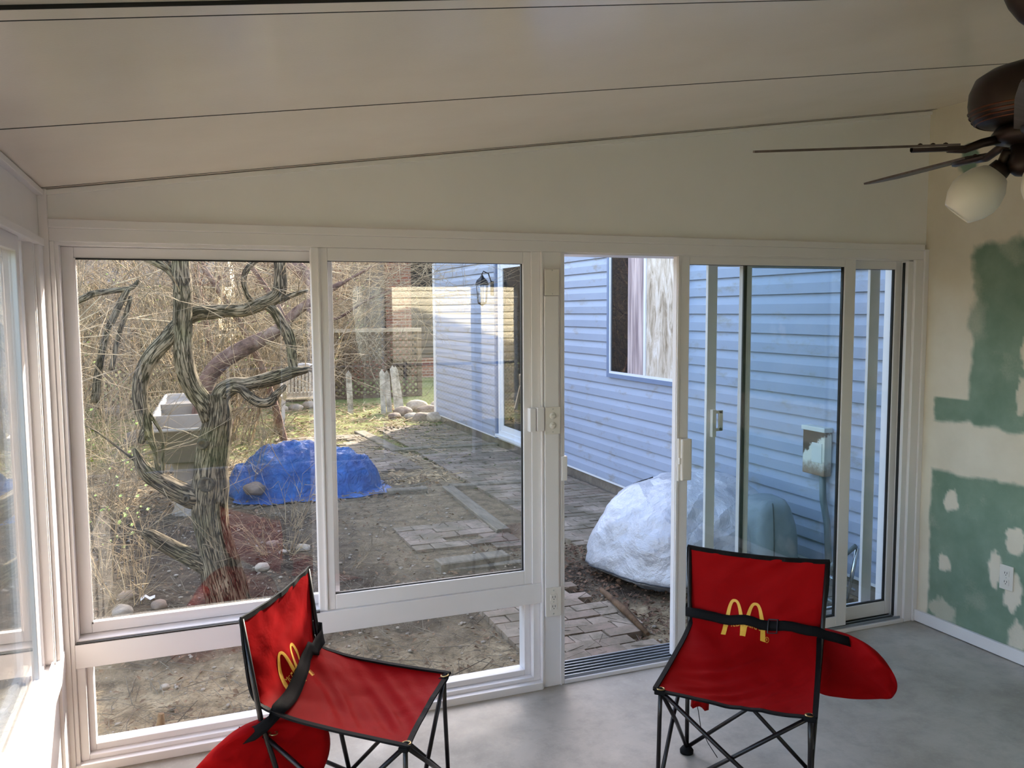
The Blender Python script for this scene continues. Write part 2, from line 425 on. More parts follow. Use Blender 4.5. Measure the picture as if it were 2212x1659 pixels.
def compound(y, z):
    e = .035*fbm(y, z, 7)
    v = 0
    v = max(v, sst(3.395, 3.42, y+e*(.5 if z < 1.2 else 1)))              # corner tape
    if z > 1.27: v = max(v, sst(3.175, 3.235, y+e*1.3))
    v = max(v, sst(.86, .89, z+e*.6)*(1-sst(1.125, 1.155, z+e*.7)))
    v = max(v, sst(2.03, 2.10, z+e*1.4))
    for (a, b, ry, rz, k) in spots:
        d = math.hypot((y-a)/ry, (z-b)/rz) + fbm(y, z, 16, a)*.45
        v = max(v, k*(1-sst(.75, 1.05, d)))
    for (a, b, ry, rz, k) in greens:
        d = math.hypot((y-a)/ry, (z-b)/rz) + fbm(y, z, 12, a)*.5
        v = min(v, 1-k*(1-sst(.6, 1.1, d)))
    haz = .30*sst(.1, .7, fbm(y, z, 2.3, 9)) + .12*max(0, fbm(y, z, 9, 4))
    return min(1, max(v, haz))
ys = [YB + i*.06 for i in range(int((2.3-YB)/.06)+1)]; ys = [y for y in ys if y < 2.3] + [2.3+i*.011 for i in range(int((YF+.01-2.3)/.011)+2)]
zt = ceil_z(XR)+.01; zs = [i*.0125 for i in range(int(zt/.0125)+1)] + [zt]
mb = MB(); mb.grid([[(XR, y, z) for y in ys] for z in zs], False)
mb.box(XR+.001, YB, 0, XR+.12, YF+.12, zt)
wr = tag(mb.build('wall_right', NT('tmp').m), kind='structure')
me = wr.data; at = me.attributes.new('compound', 'FLOAT', 'POINT')
for i, vv in enumerate(me.vertices): at.data[i].value = compound(vv.co.y, vv.co.z) if vv.co.x < XR+.0005 else 1
t = NT('green_board_with_compound'); v = t.coords()
a = t.n('ShaderNodeAttribute', attribute_name='compound')
g = t.ramp(t.noise(v, 5, 6, .6), [(.3, srgb(112, 134, 116)), (.7, srgb(134, 153, 136))])
wcol = t.ramp(t.noise(v, 4, 5, .6), [(.3, srgb(214, 203, 184)), (.7, srgb(224, 214, 197))])
fac = t.math('ADD', a.outputs['Fac'], t.math('MULTIPLY', t.math('SUBTRACT', t.noise(v, 90, 4, .7), .5), .25))
t.bsdf(t.mix(t.ramp(fac, [(.06, 0.0), (.92, 1.0)]), g, wcol), .8, 0, t.bump(t.noise(v, 30, 5), .08, .004), .2)
me.materials[0] = t.m
tag(MB().box(XR-.02, YB, .004, XR, 3.476, .068, .003).build('baseboard_right', vinyl), kind='structure')

# back wall of the room : wide glazing
mb = MB()
mb.box(XL-.12, YB-.12, 0, XR+.12, YB, .10); mb.box(XL-.12, YB-.12, 2.02, XR+.12, YB, 2.9)
for x0, x1 in ((XL-.12, XL+.08), (1.02, 1.12), (2.10, 2.2), (3.16, 3.24), (XR-.1, XR+.12)): mb.box(x0, YB-.12, .10, x1, YB, 2.02)
tag(mb.build('wall_back', vinyl), kind='structure')

# roof above the sunroom
# ------------------------------------------------------------------ outlets on the post and on the drywall
def plate_front(x0, x1, z0, z1, y, label, kind):
    cx_, cz = (x0+x1)/2, (z0+z1)/2
    nm = {'outlet': 'wall_outlet', 'switch': 'light_switch', 'blank': 'blank_plate'}[kind]
    o = thing(nm, (cx_, y, z0), label, {'outlet': 'outlet', 'switch': 'switch', 'blank': 'plate'}[kind])
    MB().box(x0, y-.007, z0, x1, y, z1, .003).build('plate', plastic, o)
    if kind == 'outlet':
        for s in (-1, 1):
            so_ = MB().box(cx_-.017, y-.010, cz+s*.022-.015, cx_+.017, y-.006, cz+s*.022+.015, .004).build('socket', plastic, o)
            mbs = MB()
            for dx in (-.006, .006): mbs.box(cx_+dx-.0012, y-.0105, cz+s*.022-.002, cx_+dx+.0012, y-.0098, cz+s*.022+.008)
            mbs.box(cx_-.002, y-.0105, cz+s*.022-.010, cx_+.002, y-.0098, cz+s*.022-.006)
            mbs.build('slot', slot_m, o)
    if kind == 'switch':
        for s in (-1, 1):
            MB().lathe([(0, .0035), (.014, .003), (.016, 0)], (cx_, y-.007, cz+s*.022), (0, -1, 0), 20).build('switch_ring', plastic, o)
            MB().box(cx_-.009, y-.018, cz+s*.022-.003, cx_+.006, y-.009, cz+s*.022+.004, .001).build('toggle', plastic, o)
    for s in ((-1, 1) if kind != 'outlet' else (-1, 0, 1)):
        zz = cz+s*(.055 if kind == 'outlet' else .052)
        MB().lathe([(0, .0012), (.0025, .0008), (.003, 0)], (cx_, y-.007, zz), (0, -1, 0), 8).build('screw', metal_m, o)
    return o
plate_front(1.517, 1.588, 1.812, 1.928, 3.4695, 'white blank cover plate near the top of the post beside the window', 'blank')
plate_front(1.516, 1.592, 1.188, 1.312, 3.4695, 'white plate with two small toggle switches halfway up the post', 'switch')
plate_front(1.517, 1.595, .342, .478, 3.4695, 'white double outlet low on the white post between window and door', 'outlet')
o = thing('wall_outlet', (XR, 2.935, .35), 'white double outlet on the green drywall above the baseboard', 'outlet')
yc, z0, z1 = 2.935, .345, .468
MB().box(XR-.007, yc-.037, z0, XR, yc+.037, z1, .003).build('plate', plastic, o)
for s in (-1, 1):
    cz = (z0+z1)/2+s*.022
    MB().box(XR-.010, yc-.017, cz-.015, XR-.006, yc+.017, cz+.015, .004).build('socket', plastic, o)
    mbs = MB()
    for dy in (-.006, .006): mbs.box(XR-.0106, yc+dy-.0012, cz-.002, XR-.0098, yc+dy+.0012, cz+.008)
    mbs.box(XR-.0106, yc-.002, cz-.010, XR-.0098, yc+.002, cz-.006).build('slot', slot_m, o)
MB().lathe([(0, .0012), (.003, 0)], (XR-.007, yc, (z0+z1)/2), (-1, 0, 0), 8).build('screw', metal_m, o)

# ================================================================== CEILING FAN
bronze = plain('oiled_bronze', srgb(52, 36, 28), .38, .55, var=.15, scale=12)
bronze_hi = plain('rubbed_bronze_edge', srgb(110, 58, 32), .35, .6, var=.2, scale=20)
blade_m = brushy('dark_walnut_blade', [(.3, srgb(74, 62, 58)), (.7, srgb(98, 86, 82))], 3, .45, bump=.05, sc=(1, 14, 1))
t = NT('frosted_glass_shade'); bs = t.bsdf(srgb(232, 224, 208), .35, 0, None, .5); bs.inputs['Subsurface Weight'].default_value = .25; bs.inputs['Subsurface Radius'].default_value = (.02, .02, .02)
shade_m = t.m
hub = CAM + ray(2225, 302)*2.09
FX, FY, FZ = hub
zc = ceil_z(FX)
fan = thing('ceiling_fan', (FX, FY, zc), 'dark bronze ceiling fan with dark blades and frosted light shades', 'fan')
MB().lathe([(.0, .0), (.072, .0), (.072, -.022), (.060, -.05), (.036, -.085), (.02, -.10), (0, -.10)], (FX, FY, zc-.004), n=40).build('canopy', bronze, fan)
MB().tube([(FX, FY, zc-.09), (FX, FY, FZ+.15)], .0125, 14).build('downrod', bronze, fan)
MB().lathe([(0, .180), (.05, .176), (.095, .162), (.125, .143), (.138, .112), (.140, .085), (.136, .058), (.131, .05), (.126, .038), (.095, .028), (0, .022)], (FX, FY, FZ+.01), n=64).build('motor_housing', bronze, fan)
mb = MB()
for r, h in ((.1375, .064), (.1345, .054), (.129, .044), (.119, .036)): mb.lathe([(r+.0005, h+.002), (r+.0028, h), (r+.0005, h-.002)], (FX, FY, FZ+.01), n=64)
mb.build('motor_band', bronze_hi, fan)
MB().lathe([(0, .025), (.075, .022), (.085, .008), (.08, -.012), (.045, -.022), (0, -.024)], (FX, FY, FZ+.01), n=40).build('flywheel', bronze, fan)
MB().lathe([(0, 0), (.042, 0), (.042, -.03), (.048, -.04), (.048, -.06), (.03, -.075), (0, -.08)], (FX, FY, FZ-.01), n=32).build('light_kit_hub', bronze, fan)
# angle measured in camera frame: 174 deg from camera right; convert to world
for k in range(5):
    th = radians(171 - 72*k) - YAW
    d = Vector((cos(th), sin(th), 0)); s_ = Vector((-sin(th), cos(th), 0)); u = Vector((0, 0, 1))
    tilt = radians(-10); s2 = s_*cos(tilt) + u*sin(tilt); n2 = u*cos(tilt) - s_*sin(tilt)
    c0 = Vector((FX, FY, FZ-.006))
    outl = []
    L0, L1 = .175, .66
    for i in range(15):
        f_ = i/14; r = L0 + (L1-L0)*f_
        wd = .046 + .018*min(1, f_*1.6)
        if f_ > .9: wd *= math.sqrt(max(.08, 1-((f_-.9)/.1)**2*.9))
        outl.append((r, wd))
    mb = MB(); top = [c0+d*r+s2*w_+n2*.003 for r, w_ in outl] + [c0+d*r-s2*w_+n2*.003 for r, w_ in reversed(outl)]
    bot = [p-n2*.006 for p in top]; n = len(mb.v); K = len(top); mb.v += [tuple(p) for p in top+bot]
    mb.f.append(tuple(range(n, n+K))); mb.f.append(tuple(range(n+2*K-1, n+K-1, -1)))
    mb.uv += [None, None]; mb.sm += [False, False]
    for i in range(K):
        j = (i+1) % K; mb.f.append((n+i, n+K+i, n+K+j, n+j)); mb.uv.append(None); mb.sm.append(False)
    bl = mb.build('blade', blade_m, fan)
    mb = MB(); mb.tube([c0+d*.07+u*.01, c0+d*.11+u*.002, c0+d*.15-u*.012, c0+d*.19-n2*.010], [.012, .011, .010, .009], 10)
    P = []
    for r, w_ in ((.15, .012), (.18, .028), (.22, .034), (.25, .026), (.275, .012)):
        P.append([c0+d*r+s2*w_-n2*.004, c0+d*r+s2*w_-n2*.012, c0+d*r-n2*.016, c0+d*r-s2*w_-n2*.012, c0+d*r-s2*w_-n2*.004])
    mb.grid(P, True)
    mb.build('blade_arm', bronze, fan)
    for r in (.195, .225, .255): MB().lathe([(0, .004), (.005, .002), (.006, 0)], c0+d*r+n2*.003, n2, 10).build('screw', bronze, fan)
for k, az in enumerate((radians(152), radians(264), radians(28))):
    a2 = az - YAW
    d = Vector((cos(a2), sin(a2), 0)); ax = (d*.66 - Vector((0, 0, 1))*.75).normalized()
    b0 = Vector((FX, FY, FZ-.03)) + d*.03
    arm = MB().tube([b0, b0+d*.02+Vector((0, 0, .004)), b0+ax*.045], [.012, .012, .014], 12)
    arm.lathe([(.0, 0), (.024, .002), (.027, .02), (.024, .03)], b0+ax*.035, ax, 24).build('shade_holder', bronze, fan)
    c1 = b0+ax*.055
    sh = MB().lathe([(.022, 0), (.034, .006), (.052, .03), (.062, .06), (.063, .08), (.056, .105), (.040, .130), (.036, .134), (.034, .130), (.050, .104), (.058, .08), (.057, .06), (.048, .032), (.03, .01)], c1, ax, 40).build('lamp_shade', shade_m, fan)
    MB().lathe([(0, .10), (.012, .098), (.024, .08), (.026, .065), (.014, .04), (.012, .01)], c1, ax, 20).build('light_bulb', plastic, fan)
# ================================================================== OUTSIDE
G = -.08
def gz(x, y):
    a = 1.0
    if x > 1.55 and 3.6 < y < 13.3: a = .25
    z = G + a*(.020*noise.noise(Vector((x*1.1, y*1.1, 0))) + .016*noise.noise(Vector((x*4, y*4, 3))) + .010*noise.noise(Vector((x*11, y*11, 5))))
    if y < 8 and x < 2.2: z += a*(.030*max(0, noise.noise(Vector((x*7, y*7, 8)))) + .012*abs(noise.noise(Vector((x*19, y*19, 2)))) + .008*noise.noise(Vector((x*37, y*37, 4))))
    if x < 1.5: z += .05*math.exp(-((x-.1)**2+(y-5.9)**2)/1.2)
    if y > 12: z += .015*(y-12)
    if 2.35 < x < 2.95 and 3.8 < y < 5.8: z += .015*abs(noise.noise(Vector((x*14, y*14, 9))))+.01
    if y < 3.75: z -= .01
    return z
t = NT('yard_ground'); v = t.coords()
ga = t.n('ShaderNodeAttribute', attribute_name='grass'); sa = t.n('ShaderNodeAttribute', attribute_name='sand')
soil = t.ramp(t.noise(v, 7, 8, .68), [(.3, srgb(42, 35, 29)), (.5, srgb(76, 65, 54)), (.72, srgb(122, 108, 90))])
sand = t.ramp(t.noise(v, 9, 8, .68), [(.3, srgb(104, 90, 70)), (.48, srgb(158, 139, 110)), (.7, srgb(196, 177, 145))])
gras = t.ramp(t.noise(v, 14, 6, .7), [(.32, srgb(104, 98, 62)), (.5, srgb(118, 126, 70)), (.7, srgb(170, 168, 112))])
c = t.mix(t.math('ADD', sa.outputs['Fac'], t.math('MULTIPLY', t.math('SUBTRACT', t.noise(v, 5, 6, .6), .5), .7)), soil, sand)
t.t.nodes[-1]  # keep
c = t.mix(t.ramp(t.math('ADD', ga.outputs['Fac'], t.math('MULTIPLY', t.math('SUBTRACT', t.noise(v, 3, 6, .6), .5), .9)), [(.35, 0.0), (.65, 1.0)]), c, gras)
peb = t.voro(v, 55); c = t.mix(t.ramp(peb, [(.10, .8), (.17, 0.0)]), c, srgb(176, 164, 146))
c = t.mix(t.ramp(t.noise(v, 70, 3, .6), [(.5, 0.0), (.7, .5)]), c, srgb(58, 50, 44))
t.bsdf(c, .95, 0, t.bump(t.math('ADD', t.noise(v, 28, 8, .75), t.math('MULTIPLY', t.voro(v, 40), .4)), .9, .02), .15)
ground_m = t.m
xs = [-14+i*.5 for i in range(22)] + [-3+i*.12 for i in range(8)] + [-2.04+i*.035 for i in range(135)] + [2.7+i*.08 for i in range(17)] + [4.06+i*.8 for i in range(14)]
ys = [-14+i*1.0 for i in range(16)] + [2.2, 3.0, 3.4, 3.6] + [3.62+i*.035 for i in range(140)] + [8.54+i*.12 for i in range(60)] + [15.8+i*.6 for i in range(34)]
def gz2(x, y):
    if y < 3.62: return G-.03
    return gz(x, y)
mb = MB(); mb.grid([[(x, y, gz2(x, y)) for x in xs] for y in ys], True)
gr = mb.build('ground', ground_m); tag(gr, kind='structure')
A1 = gr.data.attributes.new('grass', 'FLOAT', 'POINT'); A2 = gr.data.attributes.new('sand', 'FLOAT', 'POINT')
for i, q in enumerate(gr.data.vertices):
    x, y = q.co.x, q.co.y
    g_ = sst(8.6, 12.5, y)*.75 + (.15 if x > 1.2 and y > 12 else 0)
    if y < 3: g_ = .6
    s_ = max(sst(5.2, 4.2, y) if False else 1-sst(4.15, 4.9, y + .3*noise.noise(Vector((x*2, y*2, 0)))), sst(7.2, 9.5, y)*.9, .55*sst(.9, 1.5, x)*sst(5, 6, y))
    A1.data[i].value = g_; A2.data[i].value = s_

# ---- paving
t = NT('old_brick_pavers'); v = t.coords()
ra = t.n('ShaderNodeAttribute', attribute_name='tone')
c = t.ramp(ra.outputs['Fac'], [(0, srgb(136, 116, 102)), (.4, srgb(156, 137, 122)), (.7, srgb(164, 148, 132)), (1, srgb(144, 128, 112))])
c = t.mix(t.ramp(t.noise(v, 3.5, 7, .65), [(.36, 0.0), (.6, .95)]), c, srgb(110, 100, 84))
c = t.mix(t.ramp(t.noise(v, 22, 6, .7), [(.5, 0.0), (.75, .7)]), c, srgb(92, 86, 72))
t.bsdf(c, .9, 0, t.bump(t.noise(v, 60, 6, .7), .4, .006), .2); paver_m = t.m
mb = MB(); tones = []
def pave(x0, x1, y0, y1, z, bw=.21, bh=.105, keep=lambda x, y: True, along=True):
    r = 0; y = y0
    while y < y1-.03:
        x = x0 - (bw/2 if r % 2 else 0)
        while x < x1-.02:
            a, b = max(x, x0), min(x+bw, x1)
            if b-a > .04 and keep((a+b)/2, y+bh/2):
                g = .004; dz = random.uniform(-.004, .004); t1, t2 = random.uniform(-.003, .003), random.uniform(-.003, .003)
                n = len(mb.v); zz = z+dz
                X = [(a+g, y+g), (b-g, y+g), (b-g, y+bh-g), (a+g, y+bh-g)]
                mb.v += [(p[0], p[1], zz-.05) for p in X] + [(X[0][0], X[0][1], zz-t1), (X[1][0], X[1][1], zz-t2), (X[2][0], X[2][1], zz+t1), (X[3][0], X[3][1], zz+t2)]
                for q in ((4, 5, 6, 7), (0, 1, 5, 4), (1, 2, 6, 5), (2, 3, 7, 6), (3, 0, 4, 7)):
                    mb.f.append(tuple(n+i for i in q)); mb.uv.append(None); mb.sm.append(False)
                tn = random.random(); tones.extend([tn]*8)
            x += bw
        y += bh; r += 1
pave(1.62, 2.42, 3.70, 4.98, G+.035, keep=lambda x, y: x < 2.36+.1*sin(y*9) and x > 1.55+.1*sin(y*5))
pave(2.42, 3.86, 3.70, 4.6, G+.02, keep=lambda x, y: random.random() < .5 and x > 2.95)
pave(2.78, 3.90, 4.6, 13.0, G+.03, keep=lambda x, y: y > 5.75 or x > 3.1)
pave(1.60, 2.45, 5.95, 6.75, G+.022, .30, .15, keep=lambda x, y: random.random() < .75)
pave(1.2, 2.55, 9.0, 12.3, G+.03, keep=lambda x, y: noise.noise(Vector((x*1.5, y*1.5, 6))) > -.1)
po = mb.build('patio_paving', paver_m); tag(po, kind='structure')
A = po.data.attributes.new('tone', 'FLOAT', 'POINT')
for i, tn in enumerate(tones): A.data[i].value = tn
timber_m = brushy('weathered_timber', [(.3, srgb(98, 90, 78)), (.7, srgb(142, 132, 116))], 3, .9, bump=.5, bscale=14, sc=(6, 1, 6))
def timber(p0, p1, wd, h, label, zoff=.05):
    a = atZ(p0[0], p0[1], G+zoff); b = atZ(p1[0], p1[1], G+zoff); d = (b-a); L = d.length; d.normalize()
    s_ = Vector((-d.y, d.x, 0)); m_ = MB(); K = max(4, int(L/.25)); rows = []
    for i in range(K+1):
        p = a+d*(L*i/K); j = .006*noise.noise(p*5)
        z1 = G+zoff+j; z0 = z1-h
        rows.append([Vector((p.x, p.y, z0))-s_*wd/2, Vector((p.x, p.y, z1-.008))-s_*wd/2, Vector((p.x, p.y, z1))-s_*(wd/2-.01), Vector((p.x, p.y, z1))+s_*(wd/2-.01), Vector((p.x, p.y, z1-.008))+s_*wd/2, Vector((p.x, p.y, z0))+s_*wd/2])
    m_.grid(rows, False)
    m_.f.append(tuple(range(5, -1, -1))); n = len(m_.v)-6; m_.f.append(tuple(range(n, n+6))); m_.uv += [None, None]; m_.sm += [False, False]
    tag(m_.build('landscape_timber', timber_m), label, 'timber', 'weathered timbers edging the patio')
timber((777, 930), (862, 972), .17, .12, 'weathered edging timber running towards the house corner by the far grass')
timber((862, 969), (1072, 957), .14, .12, 'long grey timber lying across the shaded patio below the white patio door')
timber((968, 1049), (1088, 1142), .12, .12, 'split grey timber running along the patio in the middle of the yard')
timber((971, 1047), (1131, 1038), .10, .12, 'grey edging timber crossing the brick patio behind the split one')
timber((836, 1057), (922, 1052), .12, .10, 'short grey timber lying right of the blue tarp')
timber((945, 1213), (1092, 1193), .15, .13, 'raised grey timber ledge in front of the pale paving slabs', .07)
timber((968, 1226), (1140, 1209), .07, .10, 'thin timber flush with the soil just outside the sliding window', .03)

# ---- house with blue siding
t = NT('pale_blue_siding'); v = t.coords()
c = t.mix(t.ramp(t.noise(v, .8, 4), [(.3, 0.0), (.7, 1.0)]), srgb(142, 152, 173), srgb(150, 160, 181))
st = t.ramp(t.noise(t.coords('Object', (1, .9, 2.2)), 3.2, 8, .72), [(.55, 0.0), (.68, .75)])
c = t.mix(st, c, srgb(132, 128, 118))
t.bsdf(c, .45, 0, t.bump(t.noise(v, 40, 3), .03, .003), .35); siding_m = t.m
white_trim = plain('white_trim', srgb(214, 216, 220), .45, var=.02)
XS, SY0, SY1, SZ0, SZ1, CH = 3.95, 3.62, 13.55, .055, 3.3, .138
def siding_rows(XS, z0, z1, ch, sgn=-1):
    R = []; z = z0
    while z < z1:
        e = min(z+ch, z1)
        R += [(XS+sgn*.001, z+.0), (XS+sgn*.024, z+.0), (XS+sgn*.022, z+ch*.50), (XS+sgn*.006, z+ch*.86), (XS+sgn*.002, e)]
        z += ch
    return R
house = thing('neighbouring_house_wing', (XS, 8.5, 0)); house.name = 'house_wing'
tag(house, 'pale blue vinyl sided house wing running along the right of the patio', 'house')
R = siding_rows(XS, SZ0, SZ1, CH)
yy = [SY0+(SY1-SY0)*i/40 for i in range(41)]
mb = MB(); mb.grid([[(x+.0035*noise.noise(Vector((0, y*1.3, z*.8))), y, z) for y in yy] for x, z in R], False)
for y, zi in ((8.05, 1), (8.05, 2), (6.35, 1), (6.35, 2), (6.5, 4), (6.5, 5), (8.15, 3), (5.1, 9), (10.9, 6)):   # joints
    z = SZ0+CH*zi; mb.box(XS-.0205, y-.002, z+.002, XS-.012, y+.003, z+CH*.5)
mb.build('siding', siding_m, house)
MB().box(XS, SY0, -.2, XS+5, SY1, 3.3).build('wall', plain('house_sheathing', srgb(90, 90, 95), .8), house)
MB().box(XS-.03, SY1-.09, SZ0, XS+.03, SY1+.03, SZ1).build('corner_trim', white_trim, house)
MB().box(XS-.012, SY0, -.2, XS+.02, SY1, .035).build('foundation', brushy('foundation_concrete', [(.3, srgb(88, 80, 72)), (.7, srgb(126, 116, 104))], 5, .9), house)
MB().box(XS-.022, SY0, .035, XS+.01, SY1, .056).build('starter_strip', white_trim, house)
roof_m = brushy('grey_shingles', [(.3, srgb(70, 68, 68)), (.7, srgb(105, 102, 100))], 12, .9)
mb = MB(); mb.box(XS-.40, -2.9, 3.3, XS+5.4, SY1+.5, 3.36)
P = [(XS-.45, -2.9, 3.36), (XS+5.5, -2.9, 3.36), (XS+2.5, -2.9, 4.4)]; Q = [(a, SY1+.5, c_) for a, _, c_ in P]; n = len(mb.v); mb.v += P+Q
for q in ((0, 1, 2), (5, 4, 3), (0, 3, 4, 1), (1, 4, 5, 2), (2, 5, 3, 0)): mb.f.append(tuple(n+i for i in q)); mb.uv.append(None); mb.sm.append(False)
mb.build('roof', roof_m, house)
MB().box(XR+.13, -2.9, -.2, XS+5, SY0, 3.3).build('wall', plain('house_rear_wall', srgb(190, 188, 180), .8), house)
pane_m = NT('dark_window_pane'); pane_m.bsdf((.012, .013, .015, 1), .02, 0, None, .4); pane_m = pane_m.m
blue_trim = plain('blue_grey_trim', srgb(112, 128, 158), .4)
# window in the siding
wo = thing('house_window', (XS-.03, 6.72, 1.1)); wo.parent = house; wo.location = (-.03, 6.72-8.5, 1.1)
def frameYZ(mb, y0, y1, z0, z1, x0, x1, w_):
    mb.box(x0, y0, z0, x1, y0+w_, z1).box(x0, y1-w_, z0, x1, y1, z1).box(x0, y0+w_, z0, x1, y1-w_, z0+w_).box(x0, y0+w_, z1-w_, x1, y1-w_, z1)
mb = MB(); frameYZ(mb, 6.04, 7.40, 1.09, 2.55, XS-.052, XS, .04); mb.build('window_trim', blue_trim, wo)
mb = MB(); frameYZ(mb, 6.08, 7.36, 1.13, 2.51, XS-.046, XS-.004, .022); mb.box(XS-.048, 6.665, 1.15, XS-.006, 6.70, 2.5); mb.build('window_frame', white_trim, wo)
MB().box(XS-.034, 6.69, 1.15, XS-.030, 7.34, 2.49).build('pane', pane_m, wo)
t = NT('sheer_curtain'); v = t.coords('Object', (1, 9, .6))
t.bsdf(t.ramp(t.noise(v, 2.5, 3), [(.35, srgb(120, 104, 112)), (.65, srgb(196, 178, 178))]), .5, 0, None, .5, coat=.6); curtain_m = t.m
mb = MB(); mb.grid([[(XS-.037-.002*sin(y*90), y, z) for y in [6.71+.29*i/40 for i in range(41)]] for z in (1.152, 1.6, 2.1, 2.488)], True); mb.build('curtain_or_reflection', curtain_m, wo)
t = NT('painted_tree_reflection'); v = t.coords('Object', (1, 5, 1.2))  # right pane: the reflected tan trees are painted into its colour
t.bsdf(t.ramp(t.noise(v, 3, 7, .7, 1.2), [(.34, srgb(120, 104, 84)), (.5, srgb(190, 176, 160)), (.66, srgb(214, 206, 200))]), .4, 0, None, .5); reflection_m = t.m
MB().box(XS-.036, 6.10, 1.15, XS-.030, 6.665, 2.49).build('curtain_or_reflection', reflection_m, wo)
# patio door further along
wo = thing('patio_door', (0, 0, 0)); wo.parent = house; wo.location = (-.03, 9.9-8.5, .1)
mb = MB(); frameYZ(mb, 8.75, 10.42, .11, 2.42, XS-.06, XS, .06); frameYZ(mb, 9.55, 10.36, .17, 2.36, XS-.045, XS-.005, .075); frameYZ(mb, 8.81, 9.6, .17, 2.36, XS-.04, XS-.005, .075)
mb.box(XS-.10, 8.7, .085, XS, 10.46, .12); mb.build('door_frame', white_trim, wo)
MB().box(XS-.034, 8.85, .24, XS-.028, 10.29, 2.29).build('pane', pane_m, wo)
MB().box(XS-.06, 10.50, .05, XS-.02, 10.56, 3.2).build('downspout', blue_trim, house)
# wall lantern
lp = atX(1043, 630, XS-.16)
ln = thing('wall_lantern', (XS-.02, lp.y, 1.95), 'black outdoor wall lantern on the blue siding near the patio door', 'lantern')
blk = plain('black_iron', srgb(32, 32, 36), .4, .4)
lc = Vector((XS-.17, lp.y, lp.z))
MB().lathe([(0, .25), (.012, .22), (.03, .19), (.075, .15), (.095, .10), (.10, .085), (0, .085)], lc, n=6, smooth=False).build('lantern_roof', blk, ln)
mb = MB()
for k in range(6): a_ = 2*pi*k/6; mb.tube([lc+Vector((.08*cos(a_), .08*sin(a_), .085)), lc+Vector((.06*cos(a_), .06*sin(a_), -.14))], .005, 5)
mb.lathe([(0, -.14), (.065, -.14), (.06, -.16), (.02, -.18), (0, -.2)], lc, n=6); mb.build('cage', blk, ln)
MB().lathe([(0, .08), (.07, .08), (.052, -.14), (0, -.14)], lc, n=6).build('lantern_glass', glass, ln)
MB().box(XS-.035, lp.y-.05, lp.z-.05, XS-.005, lp.y+.05, lp.z+.14).build('backplate', blk, ln)
MB().tube([(XS-.03, lp.y, lp.z+.10), (XS-.08, lp.y, lp.z+.24), (XS-.15, lp.y, lp.z+.27), (XS-.17, lp.y, lp.z+.23)], .008, 8).build('bracket', blk, ln)
# rusty electrical box
t = NT('rusty_white_enamel'); v = t.coords()
sep = t.n('ShaderNodeSeparateXYZ'); t.l(v, sep.inputs[0])
zz = t.math('ADD', sep.outputs['Z'], t.math('MULTIPLY', t.math('SUBTRACT', t.noise(v, 26, 6, .7), .5), .16))
yf = t.math('ADD', sep.outputs['Y'], t.math('MULTIPLY', t.math('SUBTRACT', t.noise(v, 20, 6, .7), .5), .12))
enam = srgb(212, 212, 200)
c = t.mix(t.ramp(zz, [(0.0, .9), (.045, .75), (.10, .0)]), enam, srgb(120, 84, 56))
up_ = t.ramp(t.math('ADD', zz, t.math('MULTIPLY', yf, .7)), [(.19, 0.0), (.215, 1.0)])
c = t.mix(up_, c, srgb(74, 52, 42))
t.bsdf(c, .5, 0, t.bump(t.noise(v, 60, 4), .2, .003), .4); rust_m = t.m
eb = thing('electrical_box', (XS-.03, 4.41, .655), 'rusty white electrical box on the blue siding seen through the sliding door', 'box')
XB = XS-.03
MB().box(XB-.06, 4.315, .655, XB, 4.52, .955, .006).build('box_body', rust_m, eb)
MB().box(XB-.07, 4.308, .945, XB, 4.527, .975, .004).build('box_lid', plain('white_enamel', srgb(206, 212, 208), .4), eb)
MB().box(XB-.064, 4.335, .74, XB-.059, 4.43, .87, .003).build('embossed_panel', plain('white_enamel_door', srgb(212, 216, 210), .4), eb)
cdm = plain('grey_conduit', srgb(96, 108, 112), .5)
MB().tube([(XB-.03, 4.36, .66), (XB-.03, 4.35, .5), (XB-.035, 4.30, .35), (XB-.03, 4.27, -.05)], .022, 10).build('conduit', cdm, eb)

# ---- covered furniture (silver cover)
t = NT('silver_polyethylene_cover'); v = t.coords()
wr_ = t.math('ADD', t.math('MULTIPLY', t.noise(v, 3.5, 7, .62, .3), .8), t.math('MULTIPLY', t.voro(v, 4.5, 'DISTANCE_TO_EDGE'), -.55))
c = t.ramp(t.noise(v, 3, 5, .6), [(.3, srgb(158, 160, 168)), (.7, srgb(190, 192, 200))])
t.bsdf(c, .38, .15, t.bump(wr_, .9, .07), .6); cover_m = t.m
def blob(cx_, cy_, zb, foot, H, prof=.55, nz=26, na=90, wr=.02, seed=0, ridge=None, tuck=.0):
    rows = []
    for i in range(nz+1):
        f_ = i/nz; row = []
        for j in range(na):
            a_ = 2*pi*j/na; r = foot(a_)
            if f_ < .16: k = 1-tuck*(1-f_/.16)**1.3; z = H*f_*.9
            else:
                g_ = (f_-.16)/.84; k = math.cos(g_*pi/2)**prof; z = H*(.144+.856*math.sin(g_*pi/2)**1.0)
            x = cx_+r*k*cos(a_); y = cy_+r*k*sin(a_)
            if ridge: z = z*ridge(x, y)
            q = Vector((x*5+seed, y*5, z*5))
            d = wr*(noise.noise(q)+.6*(1-abs(noise.noise(q*2.1))*2)+.3*noise.noise(q*5))
            row.append((x+d*cos(a_), y+d*sin(a_), zb+z+d*.6*(f_)))
        rows.append(row)
    return rows
